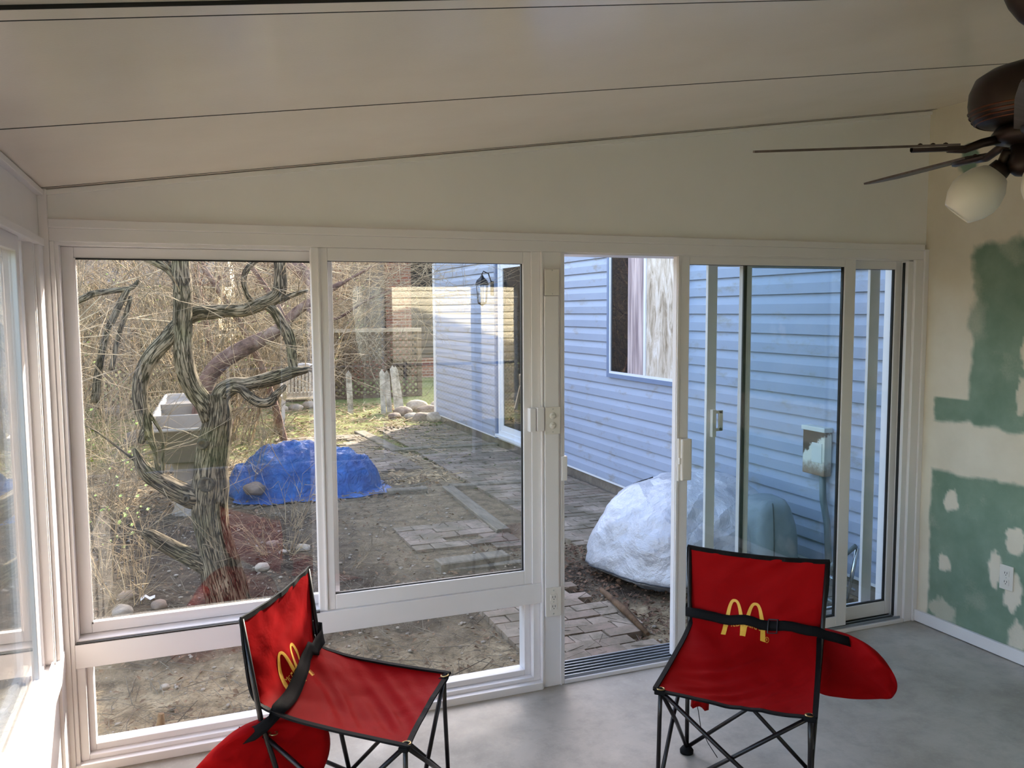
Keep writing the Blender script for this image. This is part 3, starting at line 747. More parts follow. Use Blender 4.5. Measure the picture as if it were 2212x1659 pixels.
def poly_foot(pts):
    """radial distance to a polygon given as offsets"""
    def f(a_):
        d = Vector((cos(a_), sin(a_))); best = 0
        for i in range(len(pts)):
            p, q = Vector(pts[i]), Vector(pts[(i+1) % len(pts)]); e = q-p
            det = d.x*(-e.y)+e.x*d.y
            if abs(det) < 1e-9: continue
            tt = (p.x*(-e.y)+e.x*p.y)/det; ss = (d.x*p.y-d.y*p.x)/det
            if tt > 0 and -1e-6 <= ss <= 1+1e-6: best = max(best, tt)
        return best
    return lambda a_: sum(f(a_+o) for o in (-.22, -.11, 0, .11, .22))/5
cc = (3.2, 4.95)
foot = poly_foot([(-.68, .18), (-.48, -.5), (.1, -.66), (.5, -.55), (.58, 0), (.5, .5), (-.1, .62)])
rows = blob(cc[0], cc[1], G+.02, foot, .66, .60, wr=.026, tuck=.22, ridge=lambda x, y: 1+.18*(x-3.2)-.10*abs(y-4.9))
cv = tag(MB().grid(rows, True, True).build('silver_cover', cover_m), 'wrinkled silver furniture cover on the patio outside the open sliding door', 'cover')
# seams
seam_m = plain('black_seam', srgb(30, 32, 38), .6)
mb = MB()
for jj in (30, 58): mb.tube([Vector(rows[i][jj])+Vector((0, 0, .004)) for i in range(5, 24)], .004, 5)
mb.tube([Vector(rows[4][j]) + Vector((-.003, -.003, 0)) for j in range(36, 78)], .004, 5)
mb.build('seam', seam_m, cv)
dk = (3.52, 4.42)
foot2 = poly_foot([(-.26, .12), (-.20, -.20), (.06, -.22), (.16, -.05), (.16, .28), (-.1, .30)])
t = NT('grey_cover'); v = t.coords(); t.bsdf(t.ramp(t.noise(v, 4, 5), [(.3, srgb(104, 114, 122)), (.7, srgb(128, 138, 146))]), .5, 0, t.bump(t.noise(v, 7, 4, .5, 1), .5, .03), .4)
rows2 = blob(dk[0], dk[1], G+.01, foot2, .60, .42, wr=.008, tuck=0)
c2 = tag(MB().grid(rows2, True, True).build('grey_cover', t.m), 'dark grey cover bulging beside the silver one against the siding', 'cover')
mb = MB(); mb.tube([Vector(rows2[i][60])+Vector((-.004, -.002, 0)) for i in range(0, 24)], .004, 5); mb.build('seam', seam_m, c2)
# folding chair with chrome tube
chrome = plain('chrome_tube', srgb(190, 196, 200), .15, 1.0, var=.02)
fc = thing('folding_lawn_chair', (3.72, 3.95, G), 'old chrome tube lawn chair leaning by the siding behind the sliding door', 'chair')
MB().tube([(3.62, 4.35, G+.22), (3.72, 4.1, G+.16), (3.80, 3.95, G+.10)], .012, 8).build('chair_tube', chrome, fc)
MB().tube([(3.60, 4.08, G+.18), (3.62, 3.99, G+.06), (3.68, 3.9, G+.01), (3.80, 3.80, G+.01)], .012, 8).build('chair_tube', chrome, fc)
MB().tube([(3.70, 3.85, G+.42), (3.62, 3.98, G+.26), (3.60, 4.08, G+.18), (3.56, 4.2, G+.10)], .014, 8).build('armrest', cdm, fc)
MB().tube([(3.72, 3.86, G+.40), (3.72, 3.90, G+.2), (3.70, 3.93, G+.0)], .012, 8).build('chair_tube', chrome, fc)

# ---- blue tarp pile
t = NT('blue_tarp'); v = t.coords()
t.bsdf(t.ramp(t.noise(v, 5, 6, .6), [(.3, srgb(18, 66, 142)), (.7, srgb(48, 112, 186))]), .42, 0, t.bump(t.math('ADD', t.noise(v, 9, 6, .6, 2), t.math('MULTIPLY', t.voro(v, 5, 'DISTANCE_TO_EDGE'), -.6)), 1, .07), .5)
tarp_m = t.m
mb = MB(); rows = []
def tarp_h(x, y):
    dm = lambda cx2, cy2, rx, ry: max(0, 1-(((x-cx2)/rx)**2+((y-cy2)/ry)**2)**1.25)**.55
    h = max(.47*dm(1.03, 8.80, .50, .46), .36*dm(1.46, 8.74, .46, .42), .22*dm(.72, 8.72, .34, .32))
    h += .12*math.exp(-((x-.5)/.12)**2-((y-8.85)/.12)**2)
    q = Vector((x*6, y*6, 1))
    h += (.03*noise.noise(q)+.05*(.35-abs(noise.noise(q*1.3+Vector((3, 1, 0))))) + .022*(.4-abs(noise.noise(q*3.1)))) * (.45+min(1, h*4))
    return h
nx, ny = 110, 64
for j in range(ny):
    row = []
    for i in range(nx):
        u, v_ = i/(nx-1)*2-1, j/(ny-1)*2-1
        m_ = max(abs(u), abs(v_)); e = math.hypot(u, v_)
        k = (m_/e if e > 0 else 1)**.55
        wob = 1+.14*noise.noise(Vector((u*2.2, v_*2.2, 5)))
        x = 1.20+u*k*.80*wob; y = 8.72+v_*k*.62*wob
        row.append((x, y, G+.015+max(.004, tarp_h(x, y))))
    rows.append(row)
tp = tag(mb.grid(rows, True).build('blue_tarp', tarp_m, solid=.004), 'crumpled bright blue tarp draped over a pile in the yard', 'tarp')

def rock(loc, r, col, label, group=None, sq=.65, seed=0, name='rock'):
    bm = bmesh.new(); bmesh.ops.create_icosphere(bm, subdivisions=3, radius=1)
    for v_ in bm.verts:
        d = 1+.22*noise.noise(v_.co*1.3+Vector((seed*3.1, 0, 0)))+.07*noise.noise(v_.co*4+Vector((seed, 5, 0)))
        v_.co = Vector((v_.co.x*r*d*1.15, v_.co.y*r*d, v_.co.z*r*sq*d))
    m_ = MB(); m_.add_bm(bm, True, Matrix.Translation(Vector(loc)) @ Matrix.Rotation(seed*1.7, 4, 'Z'))
    tag(m_.build(name, col), label, 'rock', group)
rk1 = brushy('grey_fieldstone', [(.3, srgb(112, 104, 98)), (.7, srgb(150, 142, 134))], 8, .85)
rk2 = brushy('pale_limestone', [(.3, srgb(140, 128, 114)), (.7, srgb(182, 170, 154))], 9, .85)
rk3 = brushy('brown_stone', [(.3, srgb(108, 92, 80)), (.7, srgb(146, 128, 114))], 8, .85)
def onG(px_, py_, r): p = atZ(px_, py_, G); p.z = gz2(p.x, p.y)+r*.4; return p
for i, (x, y, r, c_, lb) in enumerate([
    (266, 1345, .060, rk1, 'rounded grey rock on dark soil at the left foot of the window'),
    (275, 1308, .05, rk3, 'dark round stone behind the rounded grey rock by the window'),
    (345, 1330, .045, rk3, 'flat brown stone lying beside the white scrap on the soil'),
    (385, 1020, .17, rk1, 'large boulder on the ground below the beige garden cart'),
    (655, 1197, .05, rk2, 'largest pale rough stone on the soil right of the trunk'),
    (567, 1243, .05, rk2, 'pale stone on the soil a little below and left of the rough one'),
    (590, 1192, .045, rk3, 'brown lump of stone right of the tree trunk'),
    (612, 1208, .03, rk2, 'small pale stone between the larger stones right of the trunk'),
    (250, 905, .16, rk1, 'grey boulder under the brush left of the beige cart'),
    (357, 1490, .022, rk2, 'small white stone on the sandy soil below the low window'),
    (303, 960, .18, rk1, 'broad flat boulder half hidden behind the left shrubs')]):
    rock(onG(x, y, r), r, c_, lb, seed=i+1)
q_ = atY(548, 1040, 8.45)
rock((q_.x, q_.y-.05, G+.13), .10, rk3, 'brown stone holding down the left end of the blue tarp', seed=14)
for i, (x, y, r) in enumerate([(872, 901, .15), (900, 893, .19), (925, 899, .17), (950, 892, .18), (912, 912, .13), (938, 912, .15), (966, 902, .13), (890, 910, .12), (852, 906, .10)]):
    rock(onG(x, y, r), r, rk2 if i % 2 else rk3, 'pale boulder in the heap at the far corner of the blue house', 'boulders heaped at the far house corner', seed=20+i)
for i, (x, y, r) in enumerate([(610, 895, .10), (640, 893, .12), (668, 888, .12), (575, 890, .11), (692, 890, .1), (548, 893, .09)]):
    rock(onG(x, y, r), r, rk2, 'pale stone in the row on the ground behind the white garden chair', 'stones in a row behind the white garden chair', seed=40+i)
scrap = plain('white_paper', srgb(225, 225, 228), .7)
p = onG(320, 1320, .01); mb = MB(); mb.grid([[(p.x-.04+.027*i, p.y+.025*j, p.z+.02+.012*((i+j) % 2)+.01*(i == 1)) for i in range(4)] for j in range(3)], False)
tag(mb.build('paper_scrap', scrap, solid=.002), 'small white scrap lying on the dark soil by the rocks', 'scrap')
p = onG(672, 1062, .01); tag(MB().box(p.x-.07, p.y-.05, p.z-.01, p.x+.09, p.y+.05, p.z+.09).build('white_box', plain('pale_blue_foam', srgb(190, 208, 222), .6)), 'pale box poking out under the blue tarp', 'box')

# ---- white plastic garden chair
pvc = plain('white_resin', srgb(225, 216, 206), .45)
gc = thing('garden_chair', (1.80, 14.0, G+.03), 'white plastic garden armchair with slatted back standing in the sunny far yard', 'chair')
BX0, BX1 = 1.47, 2.13; zb = gz2(1.8, 14)
def leg(x, y, x2, y2):
    m_ = MB(); m_.grid([[(xx+dx, yy_+dy, zz_) for dx, dy in ((-.03*s, -.012), (.03*s, -.012), (.03*s, .02), (-.03*s, .02))] for xx, yy_, zz_, s in ((x2, y2, zb+.44, 1.1), (x, y, zb, .8))], False, True)
    m_.build('leg', pvc, gc)
leg(BX0, 13.65, BX0+.03, 13.75); leg(BX1, 13.65, BX1-.03, 13.75); leg(BX0-.03, 14.3, BX0+.05, 14.2); leg(BX1+.03, 14.3, BX1-.05, 14.2)
MB().box(BX0+.02, 13.72, zb+.40, BX1-.02, 14.22, zb+.445, .02).build('seat', pvc, gc)
mb = MB()
def back_pt(x, f_): return Vector((x, 13.70-.10*f_, zb+.44+.52*f_))
cx_ = (BX0+BX1)/2
for i in range(9):
    x = cx_-.22+.055*i; top = 1-.10*abs(i-4)/4
    a_, b_ = back_pt(x, .05), back_pt(x, top-.15); m2 = MB()
    mb.grid([[a_+Vector((-.018, 0, 0)), a_+Vector((.018, 0, 0))], [b_+Vector((-.018, 0, 0)), b_+Vector((.018, 0, 0))]], False)
arch = [back_pt(cx_+.29*cos(pi-pi*k/14)*(1.0), .0+ (1.0*sin(pi*k/14)**.45)) for k in range(15)]
mb.tube(arch, .028, 8)
mb.grid([[back_pt(cx_-.25+.05*i, .80+.05*(1-abs(i-5)/5)) for i in range(11)], [back_pt(cx_-.25+.05*i, .95+.05*(1-abs(i-5)/5)) for i in range(11)]], False)
mb.grid([[back_pt(cx_-.26+.052*i, .0) for i in range(11)], [back_pt(cx_-.26+.052*i, .16) for i in range(11)]], False)
mb.build('backrest', pvc, gc, solid=.015)
for s in (-1, 1):
    x = cx_+s*.31; MB().tube([(x, 13.68, zb+.62), (x+s*.02, 13.95, zb+.65), (x, 14.18, zb+.63), (x-s*.02, 14.22, zb+.44)], .026, 8).build('armrest', pvc, gc)

# ---- beige garden cart / tub
beige = plain('beige_plastic', srgb(158, 146, 132), .5, var=.04)
ct = thing('garden_cart', (0.0, 8.2, G), 'beige plastic garden tub on a pedestal standing behind the forked tree', 'cart')
def rr(z, x0, x1, y0, y1, k=5):
    out = []; r = .06
    for (cx2, cy2, a0) in ((x1-r, y1-r, 0), (x0+r, y1-r, 90), (x0+r, y0+r, 180), (x1-r, y0+r, 270)):
        for i in range(k+1): a_ = radians(a0+90*i/k); yy_ = cy2+r*sin(a_); k_ = 1-.28*max(0, yy_-7.85); out.append((.03+(cx2+r*cos(a_)-.03)*k_, yy_, z + .10*max(0, yy_-7.9)*(z > .55)))
    return out
T_ = -.30; TX1 = .36
mb = MB(); mb.grid([rr(.42, -.20, .26, 7.95, 8.6), rr(.44, -.24, .30, 7.9, 8.75), rr(.72, T_, TX1, 7.82, 9.45), rr(.72, T_-.025, TX1+.025, 7.79, 9.5), rr(.745, T_-.025, TX1+.025, 7.79, 9.5), rr(.745, T_, TX1, 7.83, 9.46), rr(.60, T_+.04, TX1-.04, 7.9, 9.35), rr(.50, -.18, .24, 7.97, 9.2)], True, True)
mb.f.append(tuple(range(24))); n = len(mb.v)-24; mb.f.append(tuple(range(n, n+24))); mb.uv += [None, None]; mb.sm += [False, False]
mb.build('tub', beige, ct)
for yd, xw in ((8.42, .28), (8.95, .235)):
    MB().box(.03-xw, yd-.015, .56, .03+xw, yd+.015, .745+.10*(yd-7.9), .008).build('divider', beige, ct)
MB().lathe([(.16, .0), (.13, .05), (.12, .40), (.15, .48)], (.03, 8.2, G), n=20).build('pedestal', beige, ct)

# ---- TREE
t = NT('furrowed_bark'); tc = t.n('ShaderNodeTexCoord'); mp = t.n('ShaderNodeMapping'); mp.inputs['Scale'].default_value = (1, 1, 1); t.l(tc.outputs['UV'], mp.inputs[0])
uvv = mp.outputs[0]
def uvs_(sx, sy):
    m_ = t.n('ShaderNodeMapping'); m_.inputs['Scale'].default_value = (sx, sy, 1); t.l(tc.outputs['UV'], m_.inputs[0]); return m_.outputs[0]
fn_ = t.n('ShaderNodeTexNoise'); fn_.inputs['Scale'].default_value = 1; fn_.inputs['Detail'].default_value = 5; fn_.inputs['Distortion'].default_value = .7; t.l(uvs_(58, 7), fn_.inputs['Vector']); fur = t.math('MULTIPLY', t.math('ABSOLUTE', t.math('SUBTRACT', fn_.outputs['Fac'], .5)), 2.6)
nz_ = t.n('ShaderNodeTexNoise'); nz_.inputs['Scale'].default_value = 1; nz_.inputs['Detail'].default_value = 6; t.l(uvs_(60, 14), nz_.inputs['Vector'])
ridg = t.ramp(t.math('ADD', fur, t.math('MULTIPLY', nz_.outputs['Fac'], .3)), [(.12, 0.0), (.32, 1.0)])
v = t.coords()
barkc = t.ramp(t.noise(v, 9, 6, .65), [(.3, srgb(86, 76, 62)), (.5, srgb(118, 105, 86)), (.7, srgb(148, 134, 112))])
barkc = t.mix(t.ramp(t.noise(v, 3.5, 5), [(.52, 0.0), (.7, .5)]), barkc, srgb(98, 102, 66))
c = t.mix(ridg, srgb(30, 26, 22), barkc)
t.bsdf(c, .9, 0, t.bump(ridg, 1.0, .025), .15); bark = t.m
def px_path(L, Y=5.3):
    """[(px, py, radius_px, depth offset)] -> points and radii at the distance of the tree"""
    P, Rr = [], []
    for q in L:
        dy = q[3] if len(q) > 3 else 0
        p = atY(q[0], q[1], Y+dy); P.append(p); Rr.append(q[2]*(p-CAM).dot(fwd)/F_)
    return P, Rr
def smooth_path(P, Rr, k=5):
    oP, oR = [], []
    n = len(P)
    for i in range(n-1):
        p0, p1, p2, p3 = P[max(i-1, 0)], P[i], P[i+1], P[min(i+2, n-1)]
        for s in range(k):
            u = s/k
            oP.append(.5*((2*p1)+(p2-p0)*u+(2*p0-5*p1+4*p2-p3)*u*u+(3*p1-p0-3*p2+p3)*u**3)); oR.append(Rr[i]*(1-u)+Rr[i+1]*u)
    oP.append(P[-1]); oR.append(Rr[-1]); return oP, oR
base = atY(500, 1330, 5.3)
tree = thing('tree', (base.x, base.y, G), 'gnarled old tree with furrowed bark and forking crooked limbs close to the window', 'tree')
def limb(name, L, n=20, wob=.10, seed=0, Y=5.3, parent=None, m=None, k=5, cap=True):
    P, Rr = smooth_path(*px_path(L, Y), k)
    return MB().tube(P, Rr, n, cap, wob, seed, True).build(name, m or bark, parent or tree)
limb('trunk', [(512, 1395, 60), (503, 1340, 50), (495, 1295, 44), (476, 1225, 40), (462, 1170, 36), (455, 1130, 35), (452, 1088, 36), (455, 1045, 36), (456, 1010, 32), (461, 965, 31), (467, 930, 30), (472, 900, 28), (473, 872, 24), (470, 850, 20)], 44, .14, 1, k=7)
limb('branch', [(456, 905, 20), (440, 870, 20), (418, 840, 20), (402, 800, 20), (396, 760, 19), (394, 700, 18.5), (395, 640, 18.5), (392, 580, 18), (388, 520, 17), (384, 440, 16), (392, 330, 14), (380, 200, 11, .2)], 30, .13, 2)
limb('branch', [(392, 612, 14, .05), (370, 582, 13, .08), (340, 565, 12, .1), (312, 552, 11, .15), (270, 520, 9, .2), (200, 470, 6, .3)], 20, .13, 3)
limb('branch', [(470, 880, 18), (482, 848, 20), (505, 834, 17), (535, 830, 14), (570, 822, 15), (605, 812, 15), (632, 803, 12), (655, 800, 8), (668, 797, 6), (677, 802, 4)], 22, .14, 4)
limb('branch', [(505, 838, 10, -.03), (522, 842, 9, -.05), (540, 858, 10, -.08), (562, 870, 11, -.1), (583, 868, 10, -.1), (597, 852, 8, -.1), (612, 838, 6, -.12), (617, 832, 3, -.12)], 16, .16, 5)
limb('branch', [(400, 690, 14, .12), (425, 676, 17, .12), (455, 674, 16, .12), (488, 671, 14, .12), (525, 670, 14, .12), (555, 660, 14, .12), (585, 648, 14, .12), (603, 630, 14, .12), (606, 600, 13, .12), (604, 560, 12, .12), (606, 500, 11, .12), (600, 380, 9, .2)], 24, .13, 6)
limb('branch', [(600, 650, 8, .12), (625, 640, 6, .1), (648, 632, 4.5, .08), (665, 628, 3, .08)], 10, .12, 7)
limb('branch', [(578, 662, 9, .12), (592, 672, 10, .1), (605, 692, 11, .1), (620, 716, 12, .08), (629, 745, 11, .05), (632, 775, 10, .02), (634, 802, 10, 0)], 18, .12, 8)
limb('branch', [(395, 690, 14, .05), (378, 712, 16, .03), (356, 738, 16.5), (335, 760, 17), (318, 785, 17), (306, 815, 16), (302, 845, 15.5), (305, 875, 15), (311, 900, 14), (318, 925, 11), (326, 950, 7), (334, 972, 5), (338, 1000, 4), (345, 1028, 6)], 24, .13, 9)
limb('branch', [(318, 920, 9), (310, 940, 10), (304, 958, 5)], 12, .2, 15)
limb('branch', [(440, 1075, 22), (415, 1074, 24), (385, 1062, 22), (355, 1046, 20), (328, 1030, 18), (310, 1012, 15), (300, 995, 11), (294, 978, 7), (290, 968, 3)], 24, .15, 10)
limb('branch', [(300, 1000, 4), (270, 978, 3), (240, 955, 2.2), (205, 930, 1.6), (170, 912, 1)], 8, .1, 11)
limb('branch', [(455, 1225, 22), (432, 1212, 20), (400, 1197, 18), (370, 1182, 17), (345, 1168, 16), (322, 1155, 13), (308, 1148, 7)], 22, .15, 12)
limb('branch', [(305, 870, 6), (330, 905, 4), (350, 940, 3), (352, 985, 3.5), (350, 1030, 5)], 8, .1, 13)
limb('branch', [(560, 664, 7, .12), (535, 640, 6, .1), (527, 610, 6, .1), (532, 585, 6.5, .1), (550, 565, 6, .1), (580, 548, 6, .1), (600, 520, 5, .1)], 12, .12, 14)
# knots
for (x, y, r) in ((446, 1047, 14), (437, 960, 9), (402, 1078, 6)):
    p = atY(x, y, 5.3-.10 if x > 405 else 5.2); rr_ = r*5.5/F_
    MB().lathe([(rr_*1.2, -.02), (rr_*1.05, .004), (rr_*.8, .008), (rr_*.55, -.004), (0, -.010)], (p.x, p.y, p.z), (-.1, -1, .1), 20).build('knot', brushy('knot_wood', [(.35, srgb(38, 34, 30)), (.65, srgb(92, 82, 66))], 30, .9), tree)
# fine twigs of the tree
def twig(mb, p, d, L, r, depth=0, n=3, droop=.0, kink=.35):
    K = 5; pts = [Vector(p)]; dd = Vector(d).normalized()
    for i in range(K):
        dd = (dd + Vector((random.gauss(0, kink*.4), random.gauss(0, kink*.4), random.gauss(0, kink*.3)-droop))).normalized()
        pts.append(pts[-1]+dd*L/K)
    mb.tube(pts, [r*(1-.75*i/K) for i in range(K+1)], n, False)
    if depth > 0:
        for i in range(1, K+1):
            if random.random() < .8:
                nd = (dd + Vector((random.gauss(0, .8), random.gauss(0, .8), random.gauss(.1, .6)))).normalized()
                twig(mb, pts[i], nd, L*random.uniform(.35, .6), r*.55, depth-1, n, droop, kink)
    return pts
twig_m = brushy('dry_twig', [(.3, srgb(104, 84, 64)), (.7, srgb(214, 190, 152))], 6, .85, bump=.1)
twig_g = brushy('grey_twig', [(.3, srgb(70, 58, 48)), (.7, srgb(172, 152, 124))], 6, .85, bump=.1)
mb = MB()
for (x, y, dy) in [(395, 640, 0), (394, 560, 0), (603, 600, .1), (530, 668, .1), (640, 635, .1), (318, 780, 0), (306, 850, 0), (300, 985, 0), (340, 1030, 0), (620, 808, 0), (560, 868, -.1), (604, 560, .1), (360, 575, .1), (300, 545, .1), (660, 800, 0), (480, 672, .1), (388, 500, 0), (606, 480, .1), (310, 1150, 0)]:
    p = atY(x, y, 5.3+dy)
    for k in range(4): twig(mb, p, (random.gauss(0, 1), random.gauss(0, .6), random.gauss(.3, .6)), random.uniform(.35, .9), .0035, 1)
tag(mb.build('twigs', twig_g, tree), kind='stuff')

# ---- second, reddish tree further back
t = NT('reddish_bark'); v = t.coords()
t.bsdf(t.ramp(t.noise(v, 8, 7, .7), [(.3, srgb(70, 52, 46)), (.5, srgb(124, 96, 84)), (.72, srgb(162, 138, 122))]), .9, 0, t.bump(t.noise(v, 26, 6, .7), .8, .02), .15); bark2 = t.m
b2 = atY(455, 905, 8.8)
tree2 = thing('tree', (b2.x, b2.y, G), 'leaning reddish brown tree crossing behind the gnarled one', 'tree')
def limb2(L, n=12, s=0, name='branch'): return limb(name, L, n, .12, s, 8.8, tree2, bark2)
limb2([(420, 960, 18), (430, 900, 17), (442, 840, 17), (462, 800, 17), (498, 768, 17), (540, 745, 16), (585, 722, 14), (615, 700, 12), (645, 670, 10), (690, 640, 7), (740, 610, 5)], 14, 3, 'trunk')
limb2([(700, 660, 15, -.3), (685, 620, 16, -.2), (655, 588, 15, -.1), (620, 560, 14), (590, 535, 13), (540, 480, 11)], 14, 5)
limb2([(615, 700, 7), (600, 660, 6), (560, 600, 5), (520, 540, 4)], 8, 6)
limb2([(700, 640, 4), (760, 600, 3), (840, 560, 2), (900, 540, 2)], 6, 7)
limb2([(660, 665, 5), (720, 690, 3), (790, 650, 2), (860, 620, 1.5)], 6, 8)
mb = MB()
for (x, y, dy) in [(500, 768, 0), (560, 735, 0), (600, 710, 0), (650, 665, 0), (690, 640, 0), (740, 610, 0), (800, 580, 0), (560, 600, 0), (850, 560, 0), (760, 600, 0), (700, 560, 0), (760, 640, 0), (680, 690, 0), (820, 620, .0), (720, 580, .2), (780, 570, .2), (840, 590, .2), (880, 575, .2), (910, 600, .2), (900, 640, .2), (740, 660, .2), (800, 650, .2), (860, 560, .2), (920, 570, .2)]:
    p = atY(x, y, 8.8)
    for k in range(6): twig(mb, p, (random.gauss(.2, 1), random.gauss(0, .8), random.gauss(.25, .6)), random.uniform(.5, 1.3), .004, 2)
tag(mb.build('twigs', twig_m, tree2), kind='stuff')

# dark branch on the left
b3 = atY(166, 648, 7)
t3 = thing('fallen_limb', (b3.x, b3.y, b3.z), 'dark bare limb reaching in from the left across the brush', 'branch')
limb('limb', [(120, 680, 7), (163, 652, 7), (185, 642, 7), (203, 634, 7), (244, 628, 6), (283, 622, 5), (300, 605, 3)], 10, .1, 2, 7, t3, bark)
limb('side_branch', [(275, 625, 7), (258, 660, 7), (243, 692, 7), (232, 715, 7), (215, 790, 8), (205, 870, 9)], 10, .1, 3, 7, t3, bark)
limb('side_branch', [(283, 640, 5), (272, 680, 5), (258, 720, 5), (240, 800, 6)], 8, .1, 4, 7, t3, bark)

# ---- shrubs and thicket
bud_m = plain('fresh_green_bud', srgb(178, 196, 96), .6, var=.1)
def shrub_mesh(nst, H, spread, r, depth=2, buds=0, seed=0, lean=(0, 0)):
    random.seed(seed); m_ = MB(); bd = MB()
    for i in range(nst):
        a_ = random.uniform(0, 2*pi); sp = random.uniform(.1, 1)*spread
        p = Vector((cos(a_)*spread*.15, sin(a_)*spread*.15, -.05))
        d = Vector((cos(a_)*sp/H+lean[0], sin(a_)*sp/H+lean[1], 1))
        L = H*random.uniform(.6, 1.1)
        pts = twig(m_, p, d, L, r*random.uniform(.6, 1.2), depth, 4 if r > .012 else 3, .015, .28)
        for b in range(buds):
            q = pts[random.randint(2, 5)] + Vector((random.gauss(0, .03), random.gauss(0, .03), random.gauss(0, .04)))
            s = random.uniform(.008, .018)
            for rot in (0, 1.6):
                u = Vector((cos(rot+a_), sin(rot+a_), .4)).normalized()*s; w2 = Vector((-sin(rot+a_), cos(rot+a_), .7)).normalized()*s
                bd.quad(q-u, q+w2*.6, q+u*1.2, q-w2*.6)
    return m_, bd
def shrub(name, loc, label, cat, group=None, m=twig_m, **kw):
    m_, bd = shrub_mesh(**kw)
    o = thing(name, loc, label, cat, group)
    st = m_.build('stems', m); st.parent = o
    if bd.v: b = bd.build('leaf_buds', bud_m); b.parent = o; tag(b, kind='stuff')
    return o
near = [(-.95, 7.0, 22, 1.5, .8, 'budding shrub nearest the left edge of the window, below the dark limb'),
        (-.55, 6.2, 14, 1.1, .6, 'low budding shrub just left of the gnarled trunk'),
        (-.7, 5.1, 10, .7, .6, 'short dry stems at the bottom left corner of the window'),
        (.75, 7.2, 14, .5, .5, 'dry twiggy plant in front of the blue tarp'),
        (1.0, 5.9, 16, .35, .45, 'low tangle of dead stems right of the trunk'),
        (.55, 8.6, 10, .8, .5, 'thin dry shoots between the trunk and the blue tarp'),
        (.55, 10.2, 18, .6, .7, 'tangled straw coloured brush behind the left end of the tarp'),
        (-.3, 9.8, 18, 1.2, .8, 'twiggy brush behind the beige cart'),
        (1.2, 10.6, 14, .3, .6, 'low straw coloured twigs in the sunny grass'),
        (-.62, 7.9, 26, 1.7, .7, 'tall twiggy shrub directly left of the beige cart'),
        (-1.15, 8.8, 26, 1.9, .9, 'tall pale shrub behind the budding one at the left window edge'),
        (-.35, 5.6, 16, .55, .5, 'tangle of dry stems left of the foot of the gnarled trunk'),
        (-.15, 6.9, 16, .5, .5, 'short dry stems between the beige cart and the gnarled trunk'),
        (.62, 6.3, 20, .4, .5, 'dense low tangle of dead stems immediately right of the trunk'),
        (.95, 11.6, 26, 1.4, .8, 'straw coloured bush in front of the white garden chair, left side')]
for i, (x, y, n_, H, sp, lb) in enumerate(near):
    shrub('bare_shrub', (x, y, gz2(x, y)), lb, 'shrub', m=(twig_m if i % 2 else twig_g), nst=n_, H=H, spread=sp, r=.0042, depth=1 if H < .6 else 2, buds=(4 if i in (0, 1) else 0), seed=100+i)
# thicket: four kinds copied
kinds = []
for k in range(5):
    kinds.append(shrub('bare_shrub', (0, 0, 0), 'bare shrub in the sunlit thicket behind the trees', 'shrub', 'bare shrubs in the thicket', m=(twig_m if k % 2 else twig_g), nst=16, H=3.0, spread=1.6, r=.012, depth=2, buds=3, seed=200+k))
random.seed(31)
pos = []
for i in range(42):
    y = random.uniform(10.5, 19); f_ = random.uniform(-.36, .16)
    x = f_*y
    if y < 15.6 and x > .9: y += 5; x = f_*y
    pos.append((x, y))
for i in range(9): pos.append((random.uniform(1.9, 3.4), random.uniform(17.9, 19.5)))
for i in range(8): pos.append((random.uniform(-3.5, -1.6), random.uniform(5.5, 10)))
for i, (x, y) in enumerate(pos):
    o = kinds[i] if i < 5 else copy_tree(kinds[i % 5])
    o.location = (x, y, gz2(x, y)); o.rotation_euler = (0, 0, random.uniform(0, 6.28)); s = random.uniform(.75, 1.25); o.scale = (s, s, s*random.uniform(.9, 1.2))
# saplings : slender trunks
sk = []
for k in range(3):
    random.seed(300+k); m_ = MB(); p = [Vector((0, 0, -.1))]; d = Vector((random.gauss(0, .12), random.gauss(0, .12), 1)).normalized()
    for i in range(9): d = (d+Vector((random.gauss(0, .07), random.gauss(0, .07), .05))).normalized(); p.append(p[-1]+d*.62)
    m_.tube(p, [.055*(1-.08*i) for i in range(10)], 7, False)
    for i in range(3, 10):
        for q in range(3): twig(m_, p[i], (random.gauss(0, 1), random.gauss(0, 1), random.uniform(.2, 1)), random.uniform(.8, 1.8), .012, 2)
    o = thing('sapling', (0, 0, 0), 'slender bare sapling rising out of the thicket', 'sapling', 'slender saplings in the thicket')
    b = m_.build('stems', bark2 if k == 1 else twig_g); b.parent = o; sk.append(o)
random.seed(77)
for i in range(18):
    y = random.uniform(12, 19); f_ = random.uniform(-.33, .13)
    o = sk[i] if i < 3 else copy_tree(sk[i % 3])
    o.location = (f_*y, y, gz2(f_*y, y)); o.rotation_euler = (0, 0, random.uniform(0, 6.28))

# ---- fence with lattice, pickets, far houses
wood_f = brushy('brown_fence_wood', [(.3, srgb(84, 70, 58)), (.7, srgb(122, 104, 88))], 5, .9, bump=.2)
fl_ = thing('lattice_fence', (1.0, 17, G), 'brown diagonal lattice fence with a pale top rail behind the garden chair', 'fence')
YL = 17.0
gL = gz2(2, 17)-.05
mb = MB(); zt0, zt1 = .05, 1.33
def clipbar(mb, x0, z0, dx, dz, xa, xb, za, zb_, w_, y):
    ts = [0, 1]; lo, hi = -1e9, 1e9
    for o_, d_, a_, b_ in ((x0, dx, xa, xb), (z0, dz, za, zb_)):
        t0, t1 = (a_-o_)/d_, (b_-o_)/d_; lo = max(lo, min(t0, t1)); hi = min(hi, max(t0, t1))
    if hi-lo < .05: return
    n_ = Vector((-dz, 0, dx)).normalized()*w_/2
    p, q = Vector((x0+dx*lo, y, z0+dz*lo)), Vector((x0+dx*hi, y, z0+dz*hi))
    mb.quad(p-n_, p+n_, q+n_, q-n_)
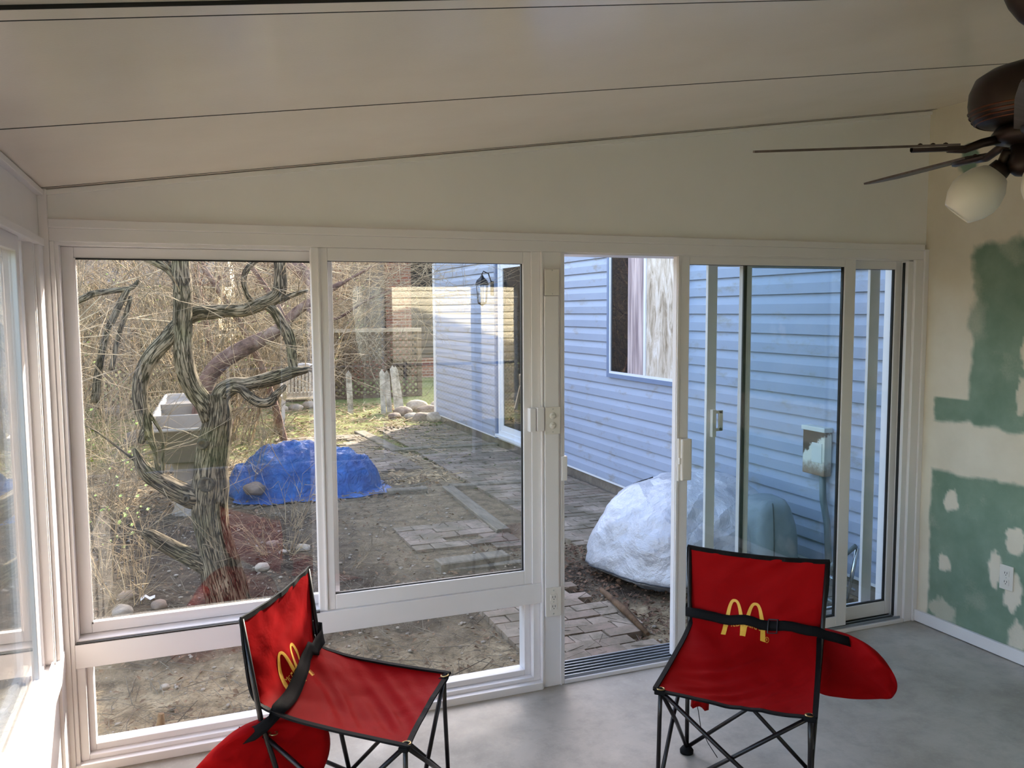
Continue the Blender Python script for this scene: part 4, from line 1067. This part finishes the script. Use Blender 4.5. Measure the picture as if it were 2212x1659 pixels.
for s in (-1, 1):
    for i in range(-8, 70): clipbar(mb, -1.6+i*.125, zt0, s*.7071, .7071, -1.5, 4.6, zt0, zt1, .04, YL+.008*s)
mb.build('lattice_panel', wood_f, fl_, solid=.008)
MB().box(-1.55, YL-.05, 1.33, 4.65, YL+.05, 1.40).build('top_rail', brushy('pale_rail', [(.3, srgb(150, 138, 122)), (.7, srgb(190, 178, 160))], 4), fl_)
MB().box(-1.55, YL-.03, -.02, 4.65, YL+.03, .06).build('bottom_rail', wood_f, fl_)
for x in (-1.5, .0, 1.55, 3.1, 4.6): MB().box(x-.045, YL-.045, gL, x+.045, YL+.045, 1.33).build('post', wood_f, fl_)
pick_m = brushy('peeling_white_paint', [(.3, srgb(128, 122, 110)), (.6, srgb(206, 202, 192))], 9, .8)
for i, (x, h_, a_) in enumerate([(755, .78, .03), (826, .80, .02), (839, .76, .05), (856, .86, .09), (866, .84, .13)]):
    p = atZ(x+3, 898-i*1.0, G); z0 = gz2(p.x, p.y); p.z = z0-.02
    m_ = MB(); wd = .045 if i else .05
    for q0, q1 in (((-wd, 0), (wd, 0)),):
        top = h_
        P = [(-wd, 0), (wd, 0), (wd-a_*top, top-.07), (0-a_*top, top), (-wd-a_*top, top-.07)]
        n = len(m_.v); m_.v += [(p.x+a, p.y, p.z+b) for a, b in P]+[(p.x+a, p.y+.02, p.z+b) for a, b in P]
        m_.f += [(0, 1, 2, 3, 4), (9, 8, 7, 6, 5)]+[(k, 5+k, 5+(k+1) % 5, (k+1) % 5) for k in range(5)]; m_.uv += [None]*7; m_.sm += [False]*7
    tag(m_.build('picket', pick_m), ['white picket standing alone, leftmost of the five by the lattice fence', 'thin white picket, left one of the pair beside the leaning pickets', 'thin white picket, right one of the pair in the middle of the row', 'broad white picket leaning left, second from the right in the row', 'white picket leaning furthest, rightmost in the row by the boulders'][i], 'picket', 'loose white pickets by the lattice fence')
brick_t = NT('red_brick'); v = brick_t.coords('Object', (1, 1, 1))
mp_ = brick_t.n('ShaderNodeMapping'); mp_.inputs['Rotation'].default_value = (radians(90), 0, 0); brick_t.l(v, mp_.inputs[0])
bk = brick_t.n('ShaderNodeTexBrick'); bk.inputs['Color1'].default_value = srgb(142, 86, 68); bk.inputs['Color2'].default_value = srgb(118, 70, 58); bk.inputs['Mortar'].default_value = srgb(150, 138, 126)
bk.inputs['Scale'].default_value = 1; bk.inputs['Brick Width'].default_value = .21; bk.inputs['Row Height'].default_value = .075; bk.inputs['Mortar Size'].default_value = .008
brick_t.l(mp_.outputs[0], bk.inputs['Vector']); brick_t.bsdf(bk.outputs[0], .9, spec=.2); brick_m = brick_t.m
bh = thing('brick_house', (4.5, 21, G), 'dark red brick house with large dark windows beyond the lattice fence', 'house')
mb = MB()
for x0, x1 in ((1.6, 2.35), (3.55, 3.95), (4.85, 5.5), (6.2, 9)): mb.box(x0, 21, 0, x1, 21.3, 3.4)
mb.box(1.6, 21, 3.0, 9, 21.3, 3.6); mb.box(1.6, 21, -.1, 9, 21.3, .55); mb.box(1.6, 21.3, -.1, 9, 27, 3.6)
mb.build('brick_wall', brick_m, bh)
MB().box(2.35, 21.15, .55, 3.55, 21.2, 3.0).box(5.5, 21.15, .55, 6.2, 21.2, 3.0).build('pane', pane_m, bh)
MB().box(3.97, 21.05, .3, 4.83, 21.15, 2.9).build('door', plain('taupe_door', srgb(110, 100, 92), .6), bh)
P = [(1.2, 20.6, 3.5), (9.4, 20.6, 3.5), (9.4, 24.2, 5.2), (1.2, 24.2, 5.2), (9.4, 27.6, 3.5), (1.2, 27.6, 3.5)]
MB().quad(P[0], P[1], P[2], P[3]).quad(P[3], P[2], P[4], P[5]).build('roof', roof_m, bh, solid=.12)
tan_m = brushy('tan_siding', [(.3, srgb(98, 84, 68)), (.7, srgb(116, 102, 84))], 2, .7, bump=.1)
def far_house(x0, x1, y, h, m_, label, rm=roof_m, rh=1.8):
    o = thing('house', ((x0+x1)/2, y, 0), label, 'house')
    MB().box(x0, y, -.5, x1, y+6, h).build('wall', m_, o)
    MB().quad((x0-.4, y-.4, h-.1), (x1+.4, y-.4, h-.1), (x1+.4, y+3, h+rh), (x0-.4, y+3, h+rh)).quad((x0-.4, y+3, h+rh), (x1+.4, y+3, h+rh), (x1+.4, y+6.4, h-.1), (x0-.4, y+6.4, h-.1)).build('roof', rm, o, solid=.1)
    mb = MB()
    x = x0+.8
    while x < x1-1.2: 
        wv = MB().box(x, y-.04, .9, x+.9, y+.02, 2.1).build('window', pane_m, o)
        MB().box(x-.06, y-.05, .84, x+.96, y-.02, .9).build('window_sill', white_trim, o); x += 2.4
far_house(-9.5, -4.6, 27, 2.9, tan_m, 'tan sided house far behind the brush at the left')
far_house(-3.6, 1.2, 29, 2.7, plain('grey_white_siding', srgb(112, 108, 104), .7), 'pale grey house with a dark roof far behind the forked tree')
far_house(-17, -10, 14, 2.9, plain('cream_siding_far', srgb(206, 198, 178), .7), 'cream house beyond the yard seen through the left window')

# ---- cream sided house behind the camera side with chain link fence (seen as reflections)
cream = plain('cream_siding', srgb(248, 240, 212), .6, var=.03)
ch_ = thing('house', (4, -6.5, 0), 'cream sided neighbouring house reflected in the right sash of the window', 'house')
R = siding_rows(-6.5, -.1, 3.3, .115, sgn=1)
MB().grid([[(x, y, z) for x in (3.1, 5, 11)] for y, z in R], False).build('siding', cream, ch_)
MB().box(3.1, -12, -.1, 11, -6.52, 3.3).build('wall', cream, ch_)
MB().quad((2.7, -6.2, 3.28), (11.5, -6.2, 3.28), (11.5, -9.2, 5), (2.7, -9.2, 5)).quad((2.7, -9.2, 5), (11.5, -9.2, 5), (11.5, -12.5, 3.28), (2.7, -12.5, 3.28)).build('roof', roof_m, ch_, solid=.1)
hd = thing('added_hedge', (-2, -7.5, G), 'dark evergreen backdrop added unseen behind the sunroom to dim the left pane reflection', 'added_hedge')  # unseen backdrop, added to darken what the left pane mirrors
hm = MB(); random.seed(9)
hm.grid([[(x_+.25*noise.noise(Vector((x_*1.7, z_*1.7, 4))), -7.3+.35*noise.noise(Vector((x_*1.3, z_*1.3, 1)))+.12*noise.noise(Vector((x_*6, z_*6, 1))), z_+(.3*noise.noise(Vector((x_, 2, 2))) if z_ > 3 else 0)) for x_ in [-12+.2*i for i in range(75)]] for z_ in [-.2+.25*k for k in range(15)]+[3.5]], True)
hm.box(-12, -8.5, -.2, 2.7, -7.8, 3.1)
hm.build('added_foliage', brushy('added_hedge_green', [(.3, srgb(30, 34, 24)), (.7, srgb(74, 78, 54))], 9, .9, bump=1, bscale=16, dist=.1), hd)
galv = plain('galvanised_wire', srgb(120, 124, 126), .5, .5)
cf = thing('chain_link_fence', (4, -5.2, G), 'galvanised chain link fence in front of the cream house, seen in reflection', 'fence')
MB().tube([(.5, -5.2, .95), (9, -5.2, .95)], .022, 8).build('top_rail', galv, cf)
for x in (.6, 3.1, 5.6, 8.1): MB().tube([(x, -5.2, G-.05), (x, -5.2, 1.0)], .028, 8).build('post', galv, cf)
mb = MB()
for i in range(150):
    x = .5+i*.057
    for s in (-1, 1):
        x2 = x+s*1.0; 
        mb.tube([(x, -5.2, -.05), (min(9, max(.5, x2)), -5.2, -.05+min(1, abs(min(9, max(.5, x2))-x)))], .0022, 3, False)
mb.build('wire_mesh', galv, cf)

# ---- ground litter
def litter(name, label_kind, n_, region, fn, m_, seed):
    random.seed(seed); mb = MB()
    for i in range(n_):
        x, y = region(); fn(mb, x, y)
    return tag(mb.build(name, m_), kind='stuff')
def f_twig(mb, x, y):
    a_ = random.uniform(0, pi); L = random.uniform(.04, .28)*(1 if y < 8 else 1.5); z = gz2(x, y)+.012
    d = Vector((cos(a_), sin(a_), random.uniform(-.05, .15)))
    p = Vector((x, y, z)); q = p+d*L*.5+Vector((random.gauss(0, .01), random.gauss(0, .01), .005)); r = q+d*L*.5
    mb.tube([p, q, r], random.choice((.0008, .001, .0014, .0024))*(1 if y < 8 else 2.4), 3, False)
def f_leaf(mb, x, y):
    z = gz2(x, y)+.008; a_ = random.uniform(0, 6.28); s = random.uniform(.007, .022)*(1 if y < 8 else 2.0)
    u = Vector((cos(a_), sin(a_), random.uniform(-.5, .5)))*s; w2 = Vector((-sin(a_), cos(a_), random.uniform(-.5, .6)))*s*.5
    c_ = Vector((x, y, z+.006)); mb.quad(c_-u, c_-w2, c_+u, c_+w2+Vector((0, 0, s*.4)))
def f_peb(mb, x, y):
    s = random.choice((.005, .007, .009, .014)); z = gz2(x, y)+s*.4
    bm = bmesh.new(); bmesh.ops.create_icosphere(bm, subdivisions=1, radius=s)
    mb.add_bm(bm, True, Matrix.Translation((x, y, z)) @ Matrix.Diagonal((random.uniform(.7, 1.4), 1, .6, 1)))
def reg_near():
    y = 3.75+(random.random()**1.4)*5.2; return random.uniform(-.16*y-.1, 2.5), y
def reg_far():
    y = random.uniform(8.5, 16); return random.uniform(-.22*y, min(3.8, .32*y)), y
tag(litter('fallen_twigs', '', 2600, reg_near, f_twig, brushy('weathered_twig', [(.3, srgb(84, 74, 64)), (.7, srgb(150, 138, 120))], 5, .9), 1), 'dry twigs and stems strewn over the soil outside the window', 'litter')
tag(litter('fallen_leaves', '', 2600, reg_near, f_leaf, brushy('brown_leaf', [(.3, srgb(84, 62, 48)), (.7, srgb(150, 124, 98))], 20, .9), 2), 'brown leaf litter scattered over the soil near the window', 'litter')
tag(litter('pebbles', '', 1300, reg_near, f_peb, rk2, 3), 'small pale pebbles scattered over the sandy soil below the window', 'pebbles')
tag(litter('dry_brush', '', 3800, reg_far, f_twig, twig_m, 4), 'straw coloured sticks covering the ground at the far side of the yard', 'litter')
tag(litter('dry_leaves', '', 4200, reg_far, f_leaf, brushy('tan_leaf', [(.3, srgb(150, 120, 88)), (.7, srgb(206, 180, 140))], 20, .9), 5), 'pale dry leaves covering the far sunny ground', 'litter')
def reg_mulch(): 
    y = random.uniform(3.75, 5.9); return 2.62+random.gauss(0, .2), y
tag(litter('leaf_mulch', '', 1500, reg_mulch, f_leaf, brushy('dark_leaf', [(.3, srgb(66, 48, 38)), (.7, srgb(128, 100, 80))], 20, .9), 6), 'dark leaf mulch in the strip between the patio bricks and the silver cover', 'litter')
def reg_joint(): 
    y = random.uniform(5.9, 13); return random.uniform(2.75, 3.88), y
tag(litter('moss_and_leaves', '', 1300, reg_joint, f_leaf, brushy('moss_leaf', [(.35, srgb(84, 76, 52)), (.6, srgb(96, 106, 58))], 3, .9), 7), 'bits of weed and leaf lying in the joints of the brick patio', 'litter')
plk = thing('wood_plank', (2.75, 4.5, G), 'splintered brown plank lying in the mulch outside the open door', 'plank')
a_, b_ = atZ(1300, 1275, G+.05), atZ(1400, 1370, G+.05)
MB().tube([a_, (a_+b_)/2+Vector((0, 0, .01)), b_], [.016, .02, .012], 6, True, .3).build('board', brushy('rotten_wood', [(.3, srgb(62, 46, 34)), (.7, srgb(112, 88, 66))], 12, .9), plk)
p = onG(345, 1580, .0)
st = thing('stump', (p.x, p.y, p.z), 'small broken brown stump sticking out of the sandy soil below the window', 'stump')
MB().tube([p+Vector((0, 0, -.03)), p+Vector((.004, 0, .04)), p+Vector((.008, 0, .085))], [.020, .016, .012], 9, True, .35, 3).build('stub', brushy('torn_wood', [(.3, srgb(110, 84, 60)), (.7, srgb(160, 132, 98))], 18, .9), st)
# ================================================================== FOLDING CHAIRS
t = NT('red_polyester'); v = t.coords()
wv = t.math('ADD', t.noise(v, 900, 1), t.noise(v, 5, 4))
t.bsdf(t.ramp(t.noise(v, 3, 4), [(.3, srgb(136, 9, 12)), (.7, srgb(150, 12, 15))]), .62, 0, t.bump(t.noise(v, 9, 4, .5, .6), .35, .012), .03); red_m = t.m
black_w = plain('black_webbing', srgb(7, 7, 10), .8, var=.1, bump=.15, bscale=300, spec=.2)
tube_m = plain('black_powder_coated_steel', srgb(22, 17, 19), .35, .2, var=.05)
brass = plain('brass_grommet', srgb(186, 160, 110), .3, .9)
logo_m = plain('yellow_print', srgb(222, 170, 58), .6, var=.02)
logo_d = plain('dull_yellow_print', srgb(206, 150, 50), .6, var=.02)
SR = [  # s, half width, side(y,z), centre(y,z)
    (0.00, .268, (-.315, .790), (-.312, .780)),
    (.125, .264, (-.308, .665), (-.295, .658)),
    (.270, .246, (-.290, .520), (-.250, .512)),
    (.350, .250, (-.195, .472), (-.155, .442)),
    (.480, .258, (-.040, .445), (-.020, .392)),
    (.620, .264, (.100, .428), (.110, .376)),
    (.740, .270, (.222, .415), (.200, .388))]
def cat(a, b, c_, d, u): return .5*((2*b)+(c_-a)*u+(2*a-5*b+4*c_-d)*u*u+(3*b-a-3*c_+d)*u**3)
def sling(x, s, off=0.0):
    """x metres across, s metres down the cloth"""
    i = 0
    while i < len(SR)-2 and s > SR[i+1][0]: i += 1
    u = (s-SR[i][0])/(SR[i+1][0]-SR[i][0])
    g_ = [SR[max(0, min(len(SR)-1, i+k))] for k in (-1, 0, 1, 2)]
    f = lambda sel: cat(*[sel(q) for q in g_], u)
    hw = f(lambda q: q[1]); xx = x/.265; w_ = max(0, 1-xx*xx)
    w_ = w_**.8
    y = f(lambda q: q[2][0])*(1-w_)+f(lambda q: q[3][0])*w_
    z = f(lambda q: q[2][1])*(1-w_)+f(lambda q: q[3][1])*w_
    wr = .009*w_*noise.noise(Vector((x*7, s*6, 2)))+.0045*math.sqrt(w_)*noise.noise(Vector((x*14+s*9, s*11-x*6, 5)))+.006*w_*(1-3*abs(noise.noise(Vector((x*9-s*12, s*5, 8)))))
    # folds that gather at the waist
    wr += .006*math.exp(-((s-.275)/.06)**2)*sin(x*34)*w_
    nrm = Vector((0, 1, .1)) if s < .26 else Vector((0, .35, 1))
    p = Vector((xx*hw, y, z)); return p + nrm.normalized()*(wr+off)
chair0 = thing('folding_chair', (0, 0, 0), 'x', 'chair', 'red folding camp chairs on the concrete floor')
mb = MB(); NX, NS = 44, 74
mb.grid([[sling(-.265+.53*i/NX, .74*j/NS) for i in range(NX+1)] for j in range(NS+1)], True)
mb.build('fabric_sling', red_m, chair0, solid=.003)
mb = MB()
edge = [sling(-.265, .74*j/NS) for j in range(NS+1)] + [sling(-.265+.53*i/NX, .74) for i in range(1, NX)] + [sling(.265, .74*j/NS) for j in range(NS, -1, -1)] + [sling(-.265+.53*i/NX, 0) for i in range(NX-1, 0, -1)]
E0 = edge; rows = []
for i, p in enumerate(E0+[E0[0]]):
    q = E0[(i+1) % len(E0)]; d = (q-E0[i-1 if i else -1]).normalized() if i < len(E0) else (E0[1]-E0[-1]).normalized()
    inn = (Vector((0, -.05, .5))-p); inn = (inn-d*inn.dot(d)); 
    # inward direction along the cloth
    inn = Vector((-p.x, 0, 0)) if abs(abs(p.x)-.265) < .03 and i % (NX+NS) != 0 and abs(d.x) < .8 else (Vector((0, 0, -1)) if p.z > .7 else Vector((0, -1, 0)))
    inn = (inn-d*inn.dot(d)).normalized(); nn = d.cross(inn).normalized()
    rows.append([p-inn*.005-nn*.0035, p+inn*.012-nn*.0035, p+inn*.012+nn*.0035, p-inn*.005+nn*.0035])
mb.grid(rows, False, True); mb.build('edge_binding', black_w, chair0)
# frame
FF = [(-.255, .215), (.255, .215), (.232, -.16), (-.232, -.16)]
TOPS = [(-.250, .205, .405), (.250, .205, .405), (.245, -.262, .40), (-.245, -.262, .40)]
for a_, b_ in ((0, 1), (1, 0), (1, 2), (2, 1), (2, 3), (3, 2), (3, 0), (0, 3)):
    f_, tp_ = Vector((FF[a_][0], FF[a_][1], .022)), Vector(TOPS[b_])
    MB().tube([f_, (f_+tp_)/2+Vector((.004 if a_ < b_ else -.004, .006 if a_ < b_ else -.006, 0)), tp_], .0078, 10).build('leg_tube', tube_m, chair0)
for s in (-1, 1):
    MB().tube([(s*.232, -.16, .02), (s*.24, -.20, .2), (s*.25, -.268, .45), (s*.262, -.318, .785)], .0085, 12).build('back_pole', tube_m, chair0)
for i in (0, 1):
    x, y = FF[i]; MB().tube([(x, y, .02), (x*.99, y-.01, .30), (x*.98, y-.01, .40)], .0078, 10).build('leg_tube', tube_m, chair0)
for x, y in FF:
    MB().lathe([(0, 0), (.026, 0), (.027, .012), (.02, .022), (.012, .03), (0, .03)], (x, y, 0), n=20).build('foot', black_w, chair0)
for x, y, z in TOPS[:2]:
    MB().box(x-.02, y-.018, z-.012, x+.02, y+.014, z+.004, .004).build('corner_hub', black_w, chair0)
for s in (-1, 1):
    for S_, X_ in ((.722, .245),):
        c_ = sling(s*X_, S_, .003); MB().lathe([(.011, 0), (.0125, .003), (.015, .003), (.0165, 0)], c_, (0, -.1, 1), 24).build('grommet', brass, chair0)
        MB().lathe([(0, .006), (.006, .005), (.010, .0)], c_, (0, -.1, 1), 16).build('grommet_cap', black_w, chair0)
    MB().lathe([(.009, 0), (.0105, .003), (.0135, .003), (.015, 0)], (s*.235, -.235, .405), (0, .1, 1), 20).build('grommet', brass, chair0)
# golden arches printed on the cloth: viewer's right is local -x
def arch_pts(side, n_=40):
    """one arch as outer and inner parabola-like curves; X in -1..1, Y in 0..1 """
    out, inn = [], []
    for i in range(n_+1):
        u = i/n_
        out.append(u); 
    return out
def surf(X, Yv, off=.0022):    # X in logo units (metres, viewer right positive), Yv metres above logo foot
    return sling(-(X+LX), LS - Yv, off)
LX, LS, LH, LW = -.035, .305, .128, .172
mb = MB()
def arch(cx_, w_out, w_in, h_out, h_in, leg_l=1.0, leg_r=1.0, cxi=None):
    cxi = cx_ if cxi is None else cxi; n_ = 40; O, I = [], []
    for i in range(n_+1):
        f_ = -1+2*i/n_
        prof = (1-abs(f_)**2.6)
        O.append((cx_+w_out/2*f_, h_out*prof)); I.append((cxi+w_in/2*f_, h_in*(1-abs(f_)**2.4)))
    n = len(mb.v)
    rows = []
    for (a, b), (c_, d_) in zip(O, I): rows.append([surf(a*(1-k/4)+c_*k/4, b*(1-k/4)+d_*k/4) for k in range(5)])
    mb.grid(rows, False)
q = LW/4
arch(-q+.002, LW/2+.014, LW/2-.026, LH, LH*.93)
arch(q-.002, LW/2+.014, LW/2-.026, LH*.985, LH*.915)
mb.build('arches_logo', logo_m, chair0, solid=.0008)
def text_on(txt, size, x0, y0, m_, name, center=True):
    cu = bpy.data.curves.new('txt', 'FONT'); cu.body = txt; cu.size = size; cu.resolution_u = 3
    if center: cu.align_x = 'CENTER'
    to = bpy.data.objects.new('txt', cu); C.objects.link(to)
    dg = bpy.context.evaluated_depsgraph_get(); me_ = bpy.data.meshes.new_from_object(to.evaluated_get(dg))
    C.objects.unlink(to); bpy.data.objects.remove(to)
    m2 = MB()
    for p in me_.polygons:
        pts = [me_.vertices[i].co for i in p.vertices]
        n = len(m2.v); m2.v += [tuple(surf(x0+c_.x, y0+c_.y, .0034)) for c_ in pts]
        m2.f.append(tuple(range(n, n+len(pts)))); m2.uv.append(None); m2.sm.append(False)
    return m2.build(name, m_, chair0)
text_on("McDonald's", .030, 0, .026, logo_d, 'lettering')
text_on('R', .010, .096, .0035, logo_m, 'registered_mark')
mb = MB(); K = 24
mb.grid([[surf(.0965+.0078*cos(2*pi*i/K), .0068+.0078*sin(2*pi*i/K), .003), surf(.0965+.0066*cos(2*pi*i/K), .0068+.0066*sin(2*pi*i/K), .003)] for i in range(K+1)], False); mb.build('registered_ring', logo_m, chair0)

chair1 = copy_tree(chair0)
chair0.location = (1.856, 2.464, 0); chair0.rotation_euler = (0, 0, radians(134.7))
chair0['label'] = 'red folding camp chair in front of the sliding door, arches logo facing the room'
chair1.location = (.5548, 2.7822, 0); chair1.rotation_euler = (0, 0, radians(239.3))
chair1['label'] = 'red folding camp chair turned sideways by the window, nearest the left wall'

# carry bags hung on the chairs by their shoulder strap
def local_bag(o_ref, label, outline, thick, strap, buckle_at, seedb, cord=None, plane_n=Vector((0, 1, 0)), extra=None, hw=.019):
    """outline: list of local 3D points of a flat pouch; strap: list of (point, up-vector)"""
    b = thing('carry_bag', (0, 0, 0), label, 'bag'); b.location = o_ref.location; b.rotation_euler = o_ref.rotation_euler
    cen = sum((Vector(p) for p in outline), Vector())/len(outline); rings = 9; K = 8*len(outline)
    # smooth closed outline
    P = [Vector(p) for p in outline]; n_ = len(P); sm = []
    for i in range(n_):
        for s_ in range(8):
            u = s_/8; a, b2, c_, d = P[i-1], P[i], P[(i+1) % n_], P[(i+2) % n_]
            sm.append(cat(a, b2, c_, d, u))
    nrm = plane_n.normalized(); m_ = MB(); rows = []
    for side in (1,):
        for r_ in range(0, 2*rings+1):
            ang = pi*r_/(2*rings); k = sin(ang); h = cos(ang)
            row = []
            for p in sm:
                q = cen+(p-cen)*max(.001, k)**.8
                w_ = thick*h*(1) * (1 + .5*noise.noise(q*9+Vector((seedb, 0, 0))))
                w_ += .026*(1-2.6*abs(noise.noise(Vector((q.x*7-q.z*5, q.y*4, q.z*10+q.x*4+seedb)))))*k*(1 if h > 0 else -1)*min(1, abs(h)*3)
                row.append(q+nrm*w_)
            rows.append(row)
    m_.grid(rows, True, True)
    me_ = m_.build('bag_body', red_m); me_.parent = b
    m_ = MB(); rows = []
    for p, u_ in strap:
        p, u_ = Vector(p), Vector(u_); u_ = u_.normalized()*hw; rows.append([p+u_, p+u_*.33, p-u_*.33, p-u_])
    m_.grid(rows, True); so_ = m_.build('strap', black_w, solid=.003); so_.parent = b
    if buckle_at is not None:
        p = Vector(strap[buckle_at][0]); q = Vector(strap[buckle_at+1][0]); d = (q-p).normalized(); u_ = Vector(strap[buckle_at][1]); nn = Vector((0, 1, 0)); m_ = MB()
        c4 = [p+u_*.026-d*.0, p+u_*.026+d*.034, p-u_*.026+d*.034, p-u_*.026]
        m_.tube([x+nn*.006 for x in c4]+[c4[0]+nn*.006], .0032, 6); k_ = m_.build('buckle', plain('grey_buckle', srgb(44, 44, 50), .4), None); k_.parent = b
    if cord:
        m_ = MB().tube(cord, .0016, 5); k_ = m_.build('drawstring', black_w); k_.parent = b
    if extra:
        for nm, mm, mat_ in extra: k_ = mm.build(nm, mat_); k_.parent = b
    return b
# right-hand chair: strap level across the waist, bag out to the viewer's right (local -x)
def waist(x, s, off=.010):
    p = sling(max(-.262, min(.262, x)), s, off); p.y = max(p.y, -.262+ .010); return p
def on_cloth(x, s, off=.012):
    return waist(x, s, off), (sling(x, s-.02)-sling(x, s+.02)).normalized()
strap = [((.262, -.335, .530), (0, 0, 1)), ((.275, -.315, .530), (0, 0, 1)), ((.268, -.280, .528), (0, .05, 1))]
for i in range(17):
    x = .250-.50*i/16; strap.append(on_cloth(x, .262+.006*i/16))
strap += [((-.270, -.275, .512), (.1, 0, 1)), ((-.30, -.285, .505), (.15, 0, 1)), ((-.350, -.295, .492), (.2, 0, 1))]
xm = MB(); xm.grid([[Vector((.155+.06*u+.01*w2, -.21-.02*w2*sin(u*3), .37-.20*w2-.03*(u-.5)**2*w2)) for u in (0, .25, .5, .75, 1)] for w2 in (0, .3, .6, .85, 1)], True)
bag0 = local_bag(chair0, 'red carry bag hanging off the right side of the chair by the door', [(-.22, -.345, .50), (-.31, -.32, .515), (-.40, -.29, .50), (-.475, -.27, .445), (-.515, -.26, .38), (-.505, -.26, .325), (-.45, -.265, .30), (-.34, -.29, .272), (-.23, -.335, .265), (-.20, -.35, .38)], .020, strap, 13, 2.0,
                 [(.232, -.20, .30), (.215, -.215, .22), (.20, -.22, .15), (.185, -.20, .09), (.15, -.17, .05), (.11, -.15, .01)])
fl2 = xm.build('bag_flap', red_m, solid=.02); fl2.parent = bag0
# left-hand chair: strap slants down to the near rear corner, bag hangs to the floor
strap = [((-.262, -.335, .555), (0, 0, 1)), ((-.275, -.315, .555), (0, 0, 1)), ((-.266, -.27, .555), (0, .05, 1))]
for i in range(17):
    f_ = i/16; x = -.250+.50*f_; strap.append(on_cloth(x, .245+.085*f_**1.2, .014))
strap += [((.268, -.235, .455), (0, .1, 1)), ((.285, -.27, .430), (0, .1, 1)), ((.285, -.32, .41), (-.1, .2, 1)), ((.25, -.35, .40), (-.2, .2, 1))]
bag1 = local_bag(chair1, 'red carry bag hanging behind the sideways chair, drooping to the floor', [(.27, -.30, .45), (.30, -.40, .38), (.31, -.52, .24), (.31, -.58, .10), (.28, -.52, .03), (.22, -.36, .03), (.15, -.22, .08), (.08, -.12, .24), (.10, -.12, .38), (.20, -.22, .44)], .035, strap, None, 5.0, None, Vector((1, .35, .1)), hw=.025)
